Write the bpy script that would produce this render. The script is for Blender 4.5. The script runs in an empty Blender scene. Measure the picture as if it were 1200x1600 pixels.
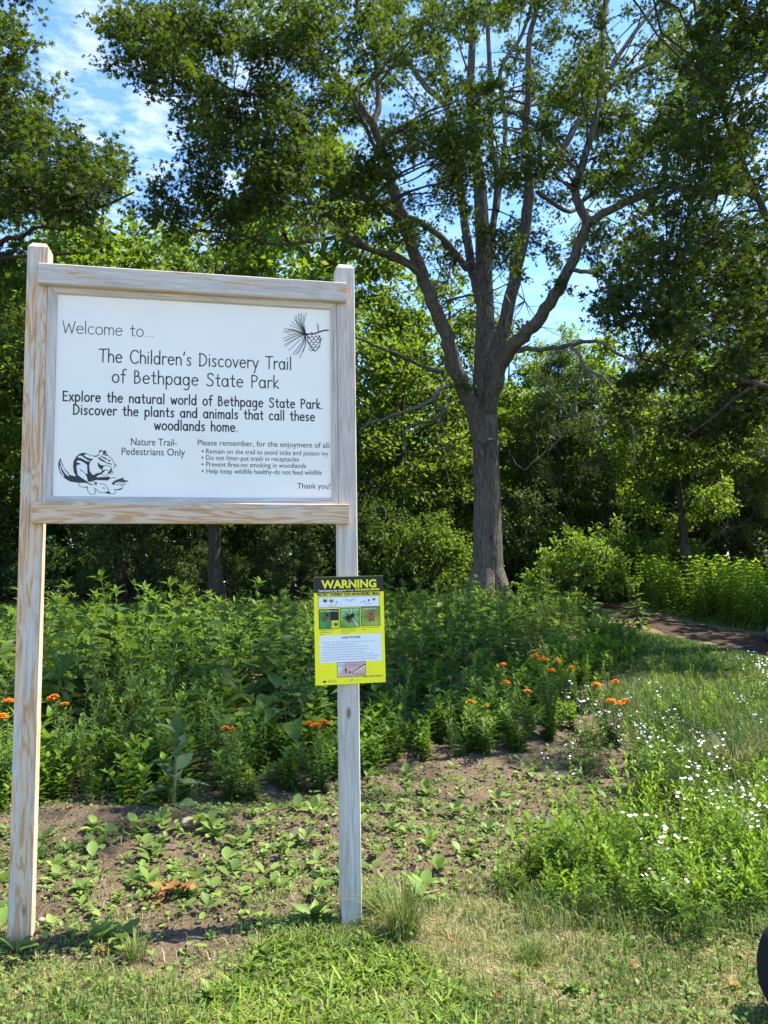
import bpy, math, random
import numpy as np
from mathutils import Vector, Matrix

C = bpy.context.scene.collection
SC = bpy.context.scene
PI = math.pi

# ------------------------------------------------------------------ camera
F = 1202.0                                   # focal length in pixels of the 1200 x 1600 photograph
PITCH, ROLL, CAMZ = 0.0943, 0.0151, 1.5
_cp, _sp, _cr, _sr = math.cos(PITCH), math.sin(PITCH), math.cos(ROLL), math.sin(ROLL)
FW = np.array([0, _cp, _sp]); _up = np.array([0, -_sp, _cp]); _rt = np.array([1.0, 0, 0])
RT = _rt * _cr - _up * _sr
UP = _rt * _sr + _up * _cr
cam = bpy.data.cameras.new('camera'); camo = bpy.data.objects.new('camera', cam); C.objects.link(camo)
cam.sensor_fit = 'VERTICAL'; cam.sensor_height = 24; cam.lens = 24 * F / 1600
cam.clip_start = 0.05; cam.clip_end = 3000
m = Matrix.Identity(4)
for i in range(3):
    m[i][0], m[i][1], m[i][2] = RT[i], UP[i], -FW[i]
m[2][3] = CAMZ
camo.matrix_world = m
SC.camera = camo
SC.render.resolution_x, SC.render.resolution_y = 768, 1024

# ------------------------------------------------------------------ light
SUN_AZ, SUN_EL = math.radians(75), math.radians(58)      # azimuth to the right of straight ahead
sd = Vector((math.sin(SUN_AZ) * math.cos(SUN_EL), math.cos(SUN_AZ) * math.cos(SUN_EL), math.sin(SUN_EL)))
sl = bpy.data.lights.new('sun', 'SUN'); sl.energy = 3.8; sl.angle = math.radians(0.5); sl.color = (1, .93, .78)
so = bpy.data.objects.new('sun', sl); C.objects.link(so); so.rotation_euler = (-sd).to_track_quat('-Z', 'Y').to_euler()
so.location = (10, 5, 20)
W = bpy.data.worlds.new('World'); SC.world = W; W.use_nodes = True
nt = W.node_tree; N = nt.nodes; N.clear(); LK = nt.links.new
sky = N.new('ShaderNodeTexSky'); sky.sky_type = 'NISHITA'; sky.sun_disc = False
sky.sun_elevation = SUN_EL; sky.sun_rotation = SUN_AZ; sky.altitude = 1500; sky.air_density = 1.0; sky.dust_density = 0.15; sky.ozone_density = 2.6
tc = N.new('ShaderNodeTexCoord'); mp = N.new('ShaderNodeMapping'); mp.inputs['Scale'].default_value = (5, 5, 14)
mp.inputs['Rotation'].default_value = (0.2, 0.3, 0.6)
LK(tc.outputs['Generated'], mp.inputs['Vector'])
n1 = N.new('ShaderNodeTexNoise'); n1.inputs['Scale'].default_value = 4.5; n1.inputs['Detail'].default_value = 8; n1.inputs['Roughness'].default_value = .62
LK(mp.outputs[0], n1.inputs['Vector'])
n2 = N.new('ShaderNodeTexNoise'); n2.inputs['Scale'].default_value = 2.1; n2.inputs['Detail'].default_value = 2
LK(tc.outputs['Generated'], n2.inputs['Vector'])
r1 = N.new('ShaderNodeMapRange'); r1.inputs[1].default_value = .44; r1.inputs[2].default_value = .72; LK(n1.outputs[0], r1.inputs[0])
r2 = N.new('ShaderNodeMapRange'); r2.inputs[1].default_value = .42; r2.inputs[2].default_value = .66; r2.inputs[4].default_value = .75; LK(n2.outputs[0], r2.inputs[0])
mu = N.new('ShaderNodeMath'); mu.operation = 'MULTIPLY'; LK(r1.outputs[0], mu.inputs[0]); LK(r2.outputs[0], mu.inputs[1])
mx = N.new('ShaderNodeMix'); mx.data_type = 'RGBA'; mx.inputs['B'].default_value = (2.6, 2.85, 3.2, 1)
hs_ = N.new('ShaderNodeHueSaturation'); hs_.inputs['Saturation'].default_value = 1.12; hs_.inputs['Value'].default_value = .92; LK(sky.outputs[0], hs_.inputs['Color'])
LK(mu.outputs[0], mx.inputs['Factor']); LK(hs_.outputs[0], mx.inputs['A'])
bg = N.new('ShaderNodeBackground'); bg.inputs['Strength'].default_value = 0.14
wo = N.new('ShaderNodeOutputWorld'); LK(mx.outputs['Result'], bg.inputs['Color']); LK(bg.outputs[0], wo.inputs['Surface'])
SC.view_settings.view_transform = 'Standard'; SC.view_settings.look = 'None'; SC.view_settings.gamma = 1
SC.view_settings.exposure = 1.84
cy = SC.cycles
cy.max_bounces = 7; cy.diffuse_bounces = 4; cy.glossy_bounces = 2; cy.transmission_bounces = 5; cy.transparent_max_bounces = 4
cy.use_denoising = True; cy.caustics_reflective = False; cy.caustics_refractive = False; cy.sample_clamp_indirect = 4
try:
    cy.denoiser = 'OPENIMAGEDENOISE'; cy.denoising_input_passes = 'RGB_ALBEDO_NORMAL'; cy.denoising_prefilter = 'ACCURATE'
except Exception:
    pass

rng = np.random.default_rng(7)
random.seed(7)

# ------------------------------------------------------------------ geometry of the place
def ray(px, py):
    d = FW + RT * ((px - 600) / F) + UP * ((800 - py) / F)
    return d / d[1]
def at(px, py, Y):                            # point on the line of sight at the distance Y in front of the camera
    return np.array([0, 0, CAMZ]) + ray(px, py) * Y
def sstep(a, b, x):
    t = np.clip((x - a) / (b - a), 0, 1); return t * t * (3 - 2 * t)
def gz(x, y):                                 # height of the ground
    x = np.asarray(x, float); y = np.asarray(y, float)
    tilt = -0.07 * 1.8 * np.tanh(x / 1.8) * (1 - sstep(6, 14, y)) - 0.02 * (1 - sstep(4, 8, y))
    rise = 0.060 * np.maximum(y - 5.0, 0) ; rise = np.where(rise > 1.0, 1.0 + .35 * np.tanh((rise - 1.0) / .35), rise)
    und = 0.02 * np.sin(x * 1.7 + .4 * y) * np.sin(y * 1.3 + 1) * sstep(3.9, 5, y)
    ridge = 0.07 * np.exp(-((y - 4.95 - .12 * np.sin(x * 2)) / .28) ** 2) * (1 - sstep(-.4, .3, x))
    return tilt + rise + und + ridge
def hit(px, py):                              # where a line of sight meets the ground
    r = ray(px, py); Y = 1.0
    for k in range(4000):
        p = np.array([0, 0, CAMZ]) + r * Y
        if p[2] <= gz(p[0], p[1]): return p
        Y *= 1.003
        if Y > 400: break
    return p
def inside(px, py, poly):
    poly = np.asarray(poly); px = np.asarray(px); py = np.asarray(py); r = np.zeros(px.shape, bool)
    j = len(poly) - 1
    for i in range(len(poly)):
        xi, yi = poly[i]; xj, yj = poly[j]
        r ^= ((yi > py) != (yj > py)) & (px < (xj - xi) * (py - yi) / (yj - yi + 1e-12) + xi)
        j = i
    return r

# ------------------------------------------------------------------ object helpers
def tag(o, label=None, cat=None, group=None, kind=None):
    if label: o['label'] = label
    if cat: o['category'] = cat
    if group: o['group'] = group
    if kind: o['kind'] = kind
    return o
def empty(name, loc=(0, 0, 0), rz=0.0):
    o = bpy.data.objects.new(name, None); C.objects.link(o); o.location = loc; o.rotation_euler = (0, 0, rz)
    o.empty_display_size = .1
    return o
def copy_tree(o, parent=None):
    c = o.copy(); C.objects.link(c); c.parent = parent
    for ch in list(KIDS.get(o.name, ())):
        k = copy_tree(ch, c); KIDS.setdefault(c.name, []).append(k)
    return c
KIDS = {}

SOFT = {'leaves', 'foliage', 'crown', 'grass', 'grass_tuft', 'clover', 'seedling', 'dead_leaf', 'dead_leaf_pile', 'far_woods', 'stem', 'stems'}
class MB:                                     # collects faces of one mesh
    def __init__(s): s.V = []; s.Fs = {}; s.T = []; s.n = 0
    def add(s, V, faces, tint=.5):
        V = np.asarray(V, float).reshape(-1, 3)
        for f in faces:
            f = np.asarray(f); s.Fs.setdefault(f.shape[1], []).append(f + s.n)
        s.V.append(V); t = np.asarray(tint, float)
        s.T.append(np.full(len(V), float(t)) if t.ndim == 0 else t); s.n += len(V)
    def poly(s, V, tint=.5):
        s.add(V, [np.arange(len(V))[None, :]], tint)
    def box(s, a, b, tint=.5):
        x0, y0, z0 = a; x1, y1, z1 = b
        s.add([(x0, y0, z0), (x1, y0, z0), (x1, y1, z0), (x0, y1, z0), (x0, y0, z1), (x1, y0, z1), (x1, y1, z1), (x0, y1, z1)],
              [np.array([(0, 3, 2, 1), (4, 5, 6, 7), (0, 1, 5, 4), (1, 2, 6, 5), (2, 3, 7, 6), (3, 0, 4, 7)])], tint)
    def tube(s, P, R, n=6, tint=.5, cap=True):
        P = np.asarray(P, float); R = np.broadcast_to(np.asarray(R, float), (len(P),))
        T = np.gradient(P, axis=0); T /= np.linalg.norm(T, axis=1)[:, None] + 1e-9
        a = np.array([1.0, 0, 0]) if abs(T[0][0]) < .8 else np.array([0, 1.0, 0])
        u = np.cross(T[0], a); u /= np.linalg.norm(u); U = []
        for t in T:
            u = u - t * (u @ t); u /= np.linalg.norm(u) + 1e-9; U.append(u)
        U = np.array(U); Vv = np.cross(T, U); th = np.arange(n) * 2 * PI / n
        V = P[:, None] + R[:, None, None] * (U[:, None] * np.cos(th)[None, :, None] + Vv[:, None] * np.sin(th)[None, :, None])
        k = len(P); i = np.arange(k - 1)[:, None] * n; j = np.arange(n)[None]; j2 = (j + 1) % n
        q = np.stack([i + j, i + j2, i + n + j2, i + n + j], -1).reshape(-1, 4)
        fs = [q]
        if cap: fs.append(np.arange((k - 1) * n, k * n)[None, :])
        s.add(V.reshape(-1, 3), fs, tint)
    def leaves(s, tmpl, pos, axis, nrm, size, tint):
        tv, tf = tmpl; n = len(pos)
        if n == 0: return
        d = axis / (np.linalg.norm(axis, axis=1)[:, None] + 1e-9)
        x = np.cross(d, nrm); x /= np.linalg.norm(x, axis=1)[:, None] + 1e-9
        z = np.cross(x, d)
        size = np.asarray(size, float)
        if size.ndim == 1: size = np.stack([size, size, size], 1)
        L = tv[None] * size[:, None, :]
        V = pos[:, None] + L[..., 0:1] * x[:, None] + L[..., 1:2] * d[:, None] + L[..., 2:3] * z[:, None]
        k = len(tv); off = (np.arange(n) * k)[:, None, None]
        s.add(V.reshape(-1, 3), [(np.asarray(f)[None] + off).reshape(-1, len(f[0])) for f in tf], np.repeat(tint, k))
    def mesh(s, name, mat, smooth=False):
        V = np.concatenate(s.V).astype(np.float32); T = np.concatenate(s.T).astype(np.float32)
        loops = []; starts = []; c = 0
        for k, L in s.Fs.items():
            f = np.concatenate(L); loops.append(f.ravel()); starts.append(c + np.arange(len(f)) * k); c += f.size
        loops = np.concatenate(loops).astype(np.int32); starts = np.concatenate(starts).astype(np.int32)
        me = bpy.data.meshes.new(name); me.vertices.add(len(V)); me.vertices.foreach_set('co', V.ravel())
        me.loops.add(len(loops)); me.loops.foreach_set('vertex_index', loops)
        me.polygons.add(len(starts)); me.polygons.foreach_set('loop_start', starts)
        me.polygons.foreach_set('use_smooth', np.full(len(starts), smooth or name in SOFT))
        me.update(calc_edges=True)
        at_ = me.attributes.new('tint', 'FLOAT', 'POINT'); at_.data.foreach_set('value', T)
        me.validate()
        if mat: me.materials.append(mat)
        return me
    def build(s, name, mat, parent=None, smooth=False):
        o = bpy.data.objects.new(name, s.mesh(name, mat, smooth)); C.objects.link(o)
        if parent is not None:
            o.parent = parent; KIDS.setdefault(parent.name, []).append(o)
        return o

# ------------------------------------------------------------------ materials
def newmat(name):
    M = bpy.data.materials.new(name); M.use_nodes = True; n = M.node_tree.nodes; n.clear()
    out = n.new('ShaderNodeOutputMaterial'); return M, n, M.node_tree.links.new, out
def rgb(c): return (c[0], c[1], c[2], 1)
def ramp(n, pts):
    r = n.new('ShaderNodeValToRGB'); e = r.color_ramp.elements
    while len(e) < len(pts): e.new(.5)
    for x, (p, c) in zip(e, pts): x.position = p; x.color = rgb(c)
    return r
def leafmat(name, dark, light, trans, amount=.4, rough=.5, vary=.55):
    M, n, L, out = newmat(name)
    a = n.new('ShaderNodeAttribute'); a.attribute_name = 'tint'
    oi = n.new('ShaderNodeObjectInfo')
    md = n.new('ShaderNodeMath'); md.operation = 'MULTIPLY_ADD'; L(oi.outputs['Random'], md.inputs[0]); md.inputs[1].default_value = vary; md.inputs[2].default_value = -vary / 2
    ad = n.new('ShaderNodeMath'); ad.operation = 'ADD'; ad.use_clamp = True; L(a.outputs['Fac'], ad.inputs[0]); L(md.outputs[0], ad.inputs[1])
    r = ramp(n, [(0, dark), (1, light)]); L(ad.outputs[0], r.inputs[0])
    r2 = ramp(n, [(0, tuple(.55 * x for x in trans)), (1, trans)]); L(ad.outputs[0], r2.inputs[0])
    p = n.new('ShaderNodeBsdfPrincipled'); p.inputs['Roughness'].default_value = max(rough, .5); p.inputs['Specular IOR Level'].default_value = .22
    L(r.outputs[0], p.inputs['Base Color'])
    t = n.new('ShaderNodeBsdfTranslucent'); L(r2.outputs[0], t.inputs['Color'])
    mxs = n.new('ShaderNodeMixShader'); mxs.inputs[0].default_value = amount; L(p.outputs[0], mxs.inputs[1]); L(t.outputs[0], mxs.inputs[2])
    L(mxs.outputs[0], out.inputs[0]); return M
def plain(name, col, rough=.6, spec=.3, vary=0, scale=20, bump=0):
    M, n, L, out = newmat(name); p = n.new('ShaderNodeBsdfPrincipled'); p.inputs['Roughness'].default_value = rough; p.inputs['Specular IOR Level'].default_value = spec
    p.inputs['Base Color'].default_value = rgb(col)
    if vary or bump:
        t = n.new('ShaderNodeTexCoord'); z = n.new('ShaderNodeTexNoise'); z.inputs['Scale'].default_value = scale; z.inputs['Detail'].default_value = 5
        L(t.outputs['Object'], z.inputs['Vector'])
        r = ramp(n, [(.3, tuple(max(0, c * (1 - vary)) for c in col)), (.7, tuple(min(1, c * (1 + vary)) for c in col))]); L(z.outputs[0], r.inputs[0]); L(r.outputs[0], p.inputs['Base Color'])
        if bump:
            b = n.new('ShaderNodeBump'); b.inputs['Strength'].default_value = bump; b.inputs['Distance'].default_value = .01; L(z.outputs[0], b.inputs['Height']); L(b.outputs[0], p.inputs['Normal'])
    L(p.outputs[0], out.inputs[0]); return M
def tinted(name, pts, rough=.8, noise=0, scale=30):
    M, n, L, out = newmat(name); p = n.new('ShaderNodeBsdfPrincipled'); p.inputs['Roughness'].default_value = rough; p.inputs['Specular IOR Level'].default_value = .2
    a = n.new('ShaderNodeAttribute'); a.attribute_name = 'tint'; r = ramp(n, pts); L(a.outputs['Fac'], r.inputs[0])
    L(r.outputs[0], p.inputs['Base Color']); L(p.outputs[0], out.inputs[0]); return M
def wood(name, axis, tan, seed, knots=True):
    """weathered grey timber with orange-tan grain showing through in streaks along the board"""
    M, n, L, out = newmat(name); p = n.new('ShaderNodeBsdfPrincipled'); p.inputs['Roughness'].default_value = .8; p.inputs['Specular IOR Level'].default_value = .2
    t = n.new('ShaderNodeTexCoord')
    def nz(sc_long, sc_cross, detail, dist=0, off=0):
        mp = n.new('ShaderNodeMapping'); s = [sc_cross] * 3; s[axis] = sc_long; mp.inputs['Scale'].default_value = s
        mp.inputs['Location'].default_value = (seed * 1.37 + off, seed * 2.11, seed * .73 + off)
        L(t.outputs['Object'], mp.inputs['Vector']); z = n.new('ShaderNodeTexNoise'); z.inputs['Scale'].default_value = 1; z.inputs['Detail'].default_value = detail
        z.inputs['Distortion'].default_value = dist; L(mp.outputs[0], z.inputs['Vector']); return z
    fine = nz(9, 210, 5, .4); mid = nz(3.2, 42, 4, 1.2, 3); patch = nz(1.7, 15, 3, .8, 9); ring = nz(2.6, 26, 2, 1.0, 17)
    grey = ramp(n, [(.25, (.20, .168, .14)), (.48, (.41, .37, .325)), (.7, (.58, .53, .475))]); L(fine.outputs[0], grey.inputs[0])
    g2 = ramp(n, [(.3, (.40, .355, .32)), (.65, (.70, .645, .59))]); L(mid.outputs[0], g2.inputs[0])
    m1 = n.new('ShaderNodeMix'); m1.data_type = 'RGBA'; m1.inputs['Factor'].default_value = .5; L(grey.outputs[0], m1.inputs['A']); L(g2.outputs[0], m1.inputs['B'])
    # growth rings read as wavy stripes of tan and orange
    w = n.new('ShaderNodeMath'); w.operation = 'MULTIPLY'; w.inputs[1].default_value = 34; L(ring.outputs[0], w.inputs[0])
    sn = n.new('ShaderNodeMath'); sn.operation = 'SINE'; L(w.outputs[0], sn.inputs[0])
    tanc = ramp(n, [(.0, (.62, .49, .36)), (.5, (.58, .40, .25)), (1, (.48, .25, .10))])
    mr = n.new('ShaderNodeMapRange'); mr.inputs[1].default_value = -1; mr.inputs[2].default_value = 1; L(sn.outputs[0], mr.inputs[0]); L(mr.outputs[0], tanc.inputs[0])
    pm = n.new('ShaderNodeMapRange'); pm.inputs[1].default_value = 1 - tan; pm.inputs[2].default_value = 1 - tan + .07; pm.inputs[4].default_value = .85; L(patch.outputs[0], pm.inputs[0])
    m2 = n.new('ShaderNodeMix'); m2.data_type = 'RGBA'; L(pm.outputs[0], m2.inputs['Factor']); L(m1.outputs['Result'], m2.inputs['A']); L(tanc.outputs[0], m2.inputs['B'])
    last = m2.outputs['Result']
    # long dark drying cracks
    ck = nz(1.6, 120, 2, .3, 31); cr = n.new('ShaderNodeMapRange'); cr.inputs[1].default_value = .64; cr.inputs[2].default_value = .70; L(ck.outputs[0], cr.inputs[0])
    m3 = n.new('ShaderNodeMix'); m3.data_type = 'RGBA'; m3.inputs['B'].default_value = (.10, .09, .09, 1); L(cr.outputs[0], m3.inputs['Factor']); L(last, m3.inputs['A'])
    mf = n.new('ShaderNodeMath'); mf.operation = 'MULTIPLY'; mf.inputs[1].default_value = .6; L(cr.outputs[0], mf.inputs[0]); L(mf.outputs[0], m3.inputs['Factor'])
    last = m3.outputs['Result']
    if knots:
        vo = n.new('ShaderNodeTexVoronoi'); vo.inputs['Scale'].default_value = 1; vo.inputs['Randomness'].default_value = 1
        mp = n.new('ShaderNodeMapping'); s = [7.0] * 3; s[axis] = 3.0; mp.inputs['Scale'].default_value = s; mp.inputs['Location'].default_value = (seed, seed * .5, seed * .31)
        L(t.outputs['Object'], mp.inputs['Vector']); L(mp.outputs[0], vo.inputs['Vector'])
        kr = n.new('ShaderNodeMapRange'); kr.inputs[1].default_value = .10; kr.inputs[2].default_value = .045; L(vo.outputs['Distance'], kr.inputs[0])
        m4 = n.new('ShaderNodeMix'); m4.data_type = 'RGBA'; m4.inputs['B'].default_value = (.20, .15, .12, 1); L(kr.outputs[0], m4.inputs['Factor']); L(last, m4.inputs['A']); last = m4.outputs['Result']
    L(last, p.inputs['Base Color'])
    b = n.new('ShaderNodeBump'); b.inputs['Strength'].default_value = .35; b.inputs['Distance'].default_value = .002; L(fine.outputs[0], b.inputs['Height']); L(b.outputs[0], p.inputs['Normal'])
    L(p.outputs[0], out.inputs[0]); return M
def bark(name, dark, light, sc=1.0, lichen=0):
    M, n, L, out = newmat(name); p = n.new('ShaderNodeBsdfPrincipled'); p.inputs['Roughness'].default_value = .95; p.inputs['Specular IOR Level'].default_value = .1
    t = n.new('ShaderNodeTexCoord'); mp = n.new('ShaderNodeMapping'); mp.inputs['Scale'].default_value = (24 * sc, 24 * sc, 2.4 * sc); L(t.outputs['Object'], mp.inputs['Vector'])
    z = n.new('ShaderNodeTexNoise'); z.inputs['Scale'].default_value = 1; z.inputs['Detail'].default_value = 7; z.inputs['Roughness'].default_value = .65; z.inputs['Distortion'].default_value = .6; L(mp.outputs[0], z.inputs['Vector'])
    r = ramp(n, [(.32, dark), (.62, light)]); L(z.outputs[0], r.inputs[0]); last = r.outputs[0]
    z2 = n.new('ShaderNodeTexNoise'); z2.inputs['Scale'].default_value = 1.8; z2.inputs['Detail'].default_value = 6; L(t.outputs['Object'], z2.inputs['Vector'])
    kr = n.new('ShaderNodeMapRange'); kr.inputs[1].default_value = .56; kr.inputs[2].default_value = .66; kr.inputs[4].default_value = .25 + lichen; L(z2.outputs[0], kr.inputs[0])
    m4 = n.new('ShaderNodeMix'); m4.data_type = 'RGBA'; m4.inputs['B'].default_value = (.17, .19, .15, 1); L(kr.outputs[0], m4.inputs['Factor']); L(last, m4.inputs['A'])
    L(m4.outputs['Result'], p.inputs['Base Color'])
    b = n.new('ShaderNodeBump'); b.inputs['Strength'].default_value = 1; b.inputs['Distance'].default_value = .06; L(z.outputs[0], b.inputs['Height']); L(b.outputs[0], p.inputs['Normal'])
    L(p.outputs[0], out.inputs[0]); return M

# ------------------------------------------------------------------ leaf shapes: x width, y length, z up
def blade_rows(rows, fold=.0, droop=.0):
    """rows (t, half width); the first and last row close to a point; folded along the midrib"""
    V = [(0, rows[0][0], 0)]; Q = []; T = []
    mid = rows[1:-1]
    for t, w in mid:
        z = -droop * t * t
        V += [(-w, t, z + fold * w), (0, t, z), (w, t, z + fold * w)]
    V.append((0, rows[-1][0], -droop * rows[-1][0] ** 2)); e = len(V) - 1
    T += [(0, 2, 1), (0, 3, 2)]
    for i in range(len(mid) - 1):
        a = 1 + 3 * i; b = a + 3
        Q += [(a, a + 1, b + 1, b), (a + 1, a + 2, b + 2, b + 1)]
    a = 1 + 3 * (len(mid) - 1); T += [(a, a + 1, e), (a + 1, a + 2, e)]
    return np.array(V, float), ([T, Q] if Q else [T])
OVATE = blade_rows([(0, 0), (.12, .15), (.32, .27), (.6, .2), (.85, .08), (1, 0)], .35, .22)
ROUND = blade_rows([(0, 0), (.15, .17), (.45, .33), (.75, .27), (.93, .12), (1, 0)], .25, .18)
LANCE = blade_rows([(0, 0), (.25, .11), (.6, .10), (1, 0)], .3, .25)
NEEDLE = blade_rows([(0, 0), (.4, .05), (1, 0)], .2, .2)
BIGOV = blade_rows([(0, 0), (.08, .10), (.22, .25), (.42, .27), (.65, .18), (.85, .08), (1, 0)], .45, .35)
def starleaf():                               # lobed oak leaf: middle blade with two pairs of pointed lobes
    V = []; Q = []
    def dia(a, b, w):
        a = np.array(a); b = np.array(b); d = b - a; nrm = np.array([-d[1], d[0]]); m_ = a + d * .45
        k = len(V); V.extend([(a[0], a[1], 0), (*(m_ - nrm * w), -.02), (b[0], b[1], -.1 * abs(b[0]) - .05), (*(m_ + nrm * w), -.02)]); Q.append((k, k + 1, k + 2, k + 3))
    dia((0, 0), (0, 1), .16); dia((0, .22), (.42, .52), .17); dia((0, .22), (-.42, .52), .17); dia((0, .5), (.36, .86), .16); dia((0, .5), (-.36, .86), .16)
    return np.array(V, float), [Q]
STAR = starleaf()
SIMPLE = (np.array([(0, 0, 0), (-.3, .45, .06), (0, 1, -.05), (.3, .45, .06)], float), [[(0, 1, 2), (0, 2, 3)]])
def lobed():                                  # feather-cut weed leaf
    V = []; Q = []
    def dia(a, b, w):
        a = np.array(a); b = np.array(b); d = b - a; nrm = np.array([-d[1], d[0]]); m_ = a + d * .5
        k = len(V); V.extend([(a[0], a[1], 0), (*(m_ - nrm * w), 0.01), (b[0], b[1], -.06), (*(m_ + nrm * w), 0.01)]); Q.append((k, k + 1, k + 2, k + 3))
    dia((0, 0), (0, 1), .07)
    for y, l in ((.25, .26), (.45, .34), (.65, .28)):
        dia((0, y), (l, y + .22), .2); dia((0, y), (-l, y + .22), .2)
    return np.array(V, float), [Q]
LOBED = lobed()

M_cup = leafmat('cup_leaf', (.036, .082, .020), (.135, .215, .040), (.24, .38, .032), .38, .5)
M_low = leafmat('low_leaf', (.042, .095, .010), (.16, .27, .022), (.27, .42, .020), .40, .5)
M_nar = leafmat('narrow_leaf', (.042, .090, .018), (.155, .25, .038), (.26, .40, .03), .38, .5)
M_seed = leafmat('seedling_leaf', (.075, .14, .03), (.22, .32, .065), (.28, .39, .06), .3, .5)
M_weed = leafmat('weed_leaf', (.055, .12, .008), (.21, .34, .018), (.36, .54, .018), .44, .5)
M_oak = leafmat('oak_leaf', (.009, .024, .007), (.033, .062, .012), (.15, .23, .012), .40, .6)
M_tree = leafmat('tree_leaf', (.030, .064, .010), (.10, .165, .020), (.29, .44, .022), .48, .5, .6)
M_shrub = leafmat('shrub_leaf', (.036, .078, .012), (.14, .22, .024), (.28, .45, .025), .45, .5, .5)
M_grass = None
M_stem = tinted('plant_stem', [(0, (.06, .10, .03)), (1, (.16, .16, .06))])
M_orange = tinted('orange_petal', [(0, (.85, .17, .008)), (1, (.92, .36, .02))], .6)
M_white = tinted('daisy', [(0, (.75, .55, .05)), (.4, (.75, .55, .05)), (.5, (.8, .8, .78)), (1, (.85, .85, .85))], .6)
M_bark = bark('oak_bark', (.040, .036, .031), (.175, .158, .138))
M_bark2 = bark('dark_bark', (.025, .022, .018), (.08, .07, .055))
M_dead = bark('dead_wood', (.09, .085, .075), (.24, .23, .20), 2, .3)

# ------------------------------------------------------------------ the ground
SOILPX = [(-260, 1540), (10, 1530), (130, 1510), (250, 1515), (330, 1500), (430, 1450), (520, 1445), (600, 1420), (680, 1415), (780, 1390), (850, 1330), (930, 1290), (985, 1255), (1005, 1200), (985, 1140), (950, 1110), (930, 1080), (920, 1040), (925, 985)]
SOIL = np.array([hit(*p)[:2] for p in SOILPX] + [(3.4, 15.5), (3, 16.5), (-1, 16), (-7.5, 13.5), (-9, 8)])
def axis(fine0, fine1, step, lo, hi, g=1.10):
    a = list(np.arange(fine0, fine1, step)); s = step; x = a[-1]
    while x < hi: s *= g; x += s; a.append(x)
    s = step; x = a[0]; b = []
    while x > lo: s *= g; x -= s; b.append(x)
    return np.array(b[::-1] + a)
gx = axis(-3.2, 3.2, .03, -600, 600); gy = axis(1.8, 6.6, .03, -120, 1500, 1.09)
X, Y = np.meshgrid(gx, gy); Z = gz(X, Y)
lump = np.zeros_like(Z)
for k in range(26):
    f = 3 + 1.6 * k; a, b = rng.normal(size=2); q = math.hypot(a, b); lump += np.sin((a * X + b * Y) / q * f * 2 + rng.uniform(0, 6)) / (k + 2)
near = (1 - sstep(8, 14, Y)) * (np.abs(X) < 14)
soil = inside(X, Y, SOIL).astype(float)
for _ in range(4):
    soil[1:-1, 1:-1] = (soil[1:-1, 1:-1] * 2 + soil[:-2, 1:-1] + soil[2:, 1:-1] + soil[1:-1, :-2] + soil[1:-1, 2:]) / 6
Z = Z + near * lump * (.010 + .008 * soil) + near * soil * rng.normal(size=Z.shape) * .0055
def gnear(x, y):
    i = np.clip(np.searchsorted(gx, x) - 1, 0, len(gx) - 2); j = np.clip(np.searchsorted(gy, y) - 1, 0, len(gy) - 2)
    u = (x - gx[i]) / (gx[i + 1] - gx[i]); v = (y - gy[j]) / (gy[j + 1] - gy[j])
    return (Z[j, i] * (1 - u) + Z[j, i + 1] * u) * (1 - v) + (Z[j + 1, i] * (1 - u) + Z[j + 1, i + 1] * u) * v
M_ground, n, L, out = newmat('ground')
p = n.new('ShaderNodeBsdfPrincipled'); p.inputs['Roughness'].default_value = .95; p.inputs['Specular IOR Level'].default_value = .1
t = n.new('ShaderNodeTexCoord'); a = n.new('ShaderNodeAttribute'); a.attribute_name = 'tint'
z1 = n.new('ShaderNodeTexNoise'); z1.inputs['Scale'].default_value = 3; z1.inputs['Detail'].default_value = 10; z1.inputs['Roughness'].default_value = .7; L(t.outputs['Object'], z1.inputs['Vector'])
z2 = n.new('ShaderNodeTexNoise'); z2.inputs['Scale'].default_value = 75; z2.inputs['Detail'].default_value = 6; z2.inputs['Roughness'].default_value = .75; L(t.outputs['Object'], z2.inputs['Vector'])
s1 = ramp(n, [(.3, (.075, .054, .035)), (.5, (.140, .102, .064)), (.72, (.245, .190, .122))]); L(z1.outputs[0], s1.inputs[0])
s2 = ramp(n, [(.38, (.028, .019, .012)), (.5, (.130, .096, .063)), (.63, (.36, .28, .19))]); L(z2.outputs[0], s2.inputs[0])
ms = n.new('ShaderNodeMix'); ms.data_type = 'RGBA'; ms.inputs['Factor'].default_value = .5; L(s1.outputs[0], ms.inputs['A']); L(s2.outputs[0], ms.inputs['B'])
vo = n.new('ShaderNodeTexVoronoi'); vo.inputs['Scale'].default_value = 55; L(t.outputs['Object'], vo.inputs['Vector'])
vr = n.new('ShaderNodeMapRange'); vr.inputs[1].default_value = .2; vr.inputs[2].default_value = .14; vr.inputs[4].default_value = .5; L(vo.outputs['Distance'], vr.inputs[0])
mp_ = n.new('ShaderNodeMix'); mp_.data_type = 'RGBA'; mp_.inputs['B'].default_value = (.34, .27, .21, 1); L(vr.outputs[0], mp_.inputs['Factor']); L(ms.outputs['Result'], mp_.inputs['A'])
g1 = ramp(n, [(.3, (.06, .055, .026)), (.5, (.17, .14, .075)), (.7, (.32, .26, .155))]); L(z2.outputs[0], g1.inputs[0])
ad = n.new('ShaderNodeMath'); ad.operation = 'MULTIPLY_ADD'; L(z1.outputs[0], ad.inputs[0]); ad.inputs[1].default_value = .9; ad.inputs[2].default_value = -.45
ad2 = n.new('ShaderNodeMath'); ad2.operation = 'ADD'; L(ad.outputs[0], ad2.inputs[0]); L(a.outputs['Fac'], ad2.inputs[1])
mr = n.new('ShaderNodeMapRange'); mr.inputs[1].default_value = .4; mr.inputs[2].default_value = .6; L(ad2.outputs[0], mr.inputs[0])
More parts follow.
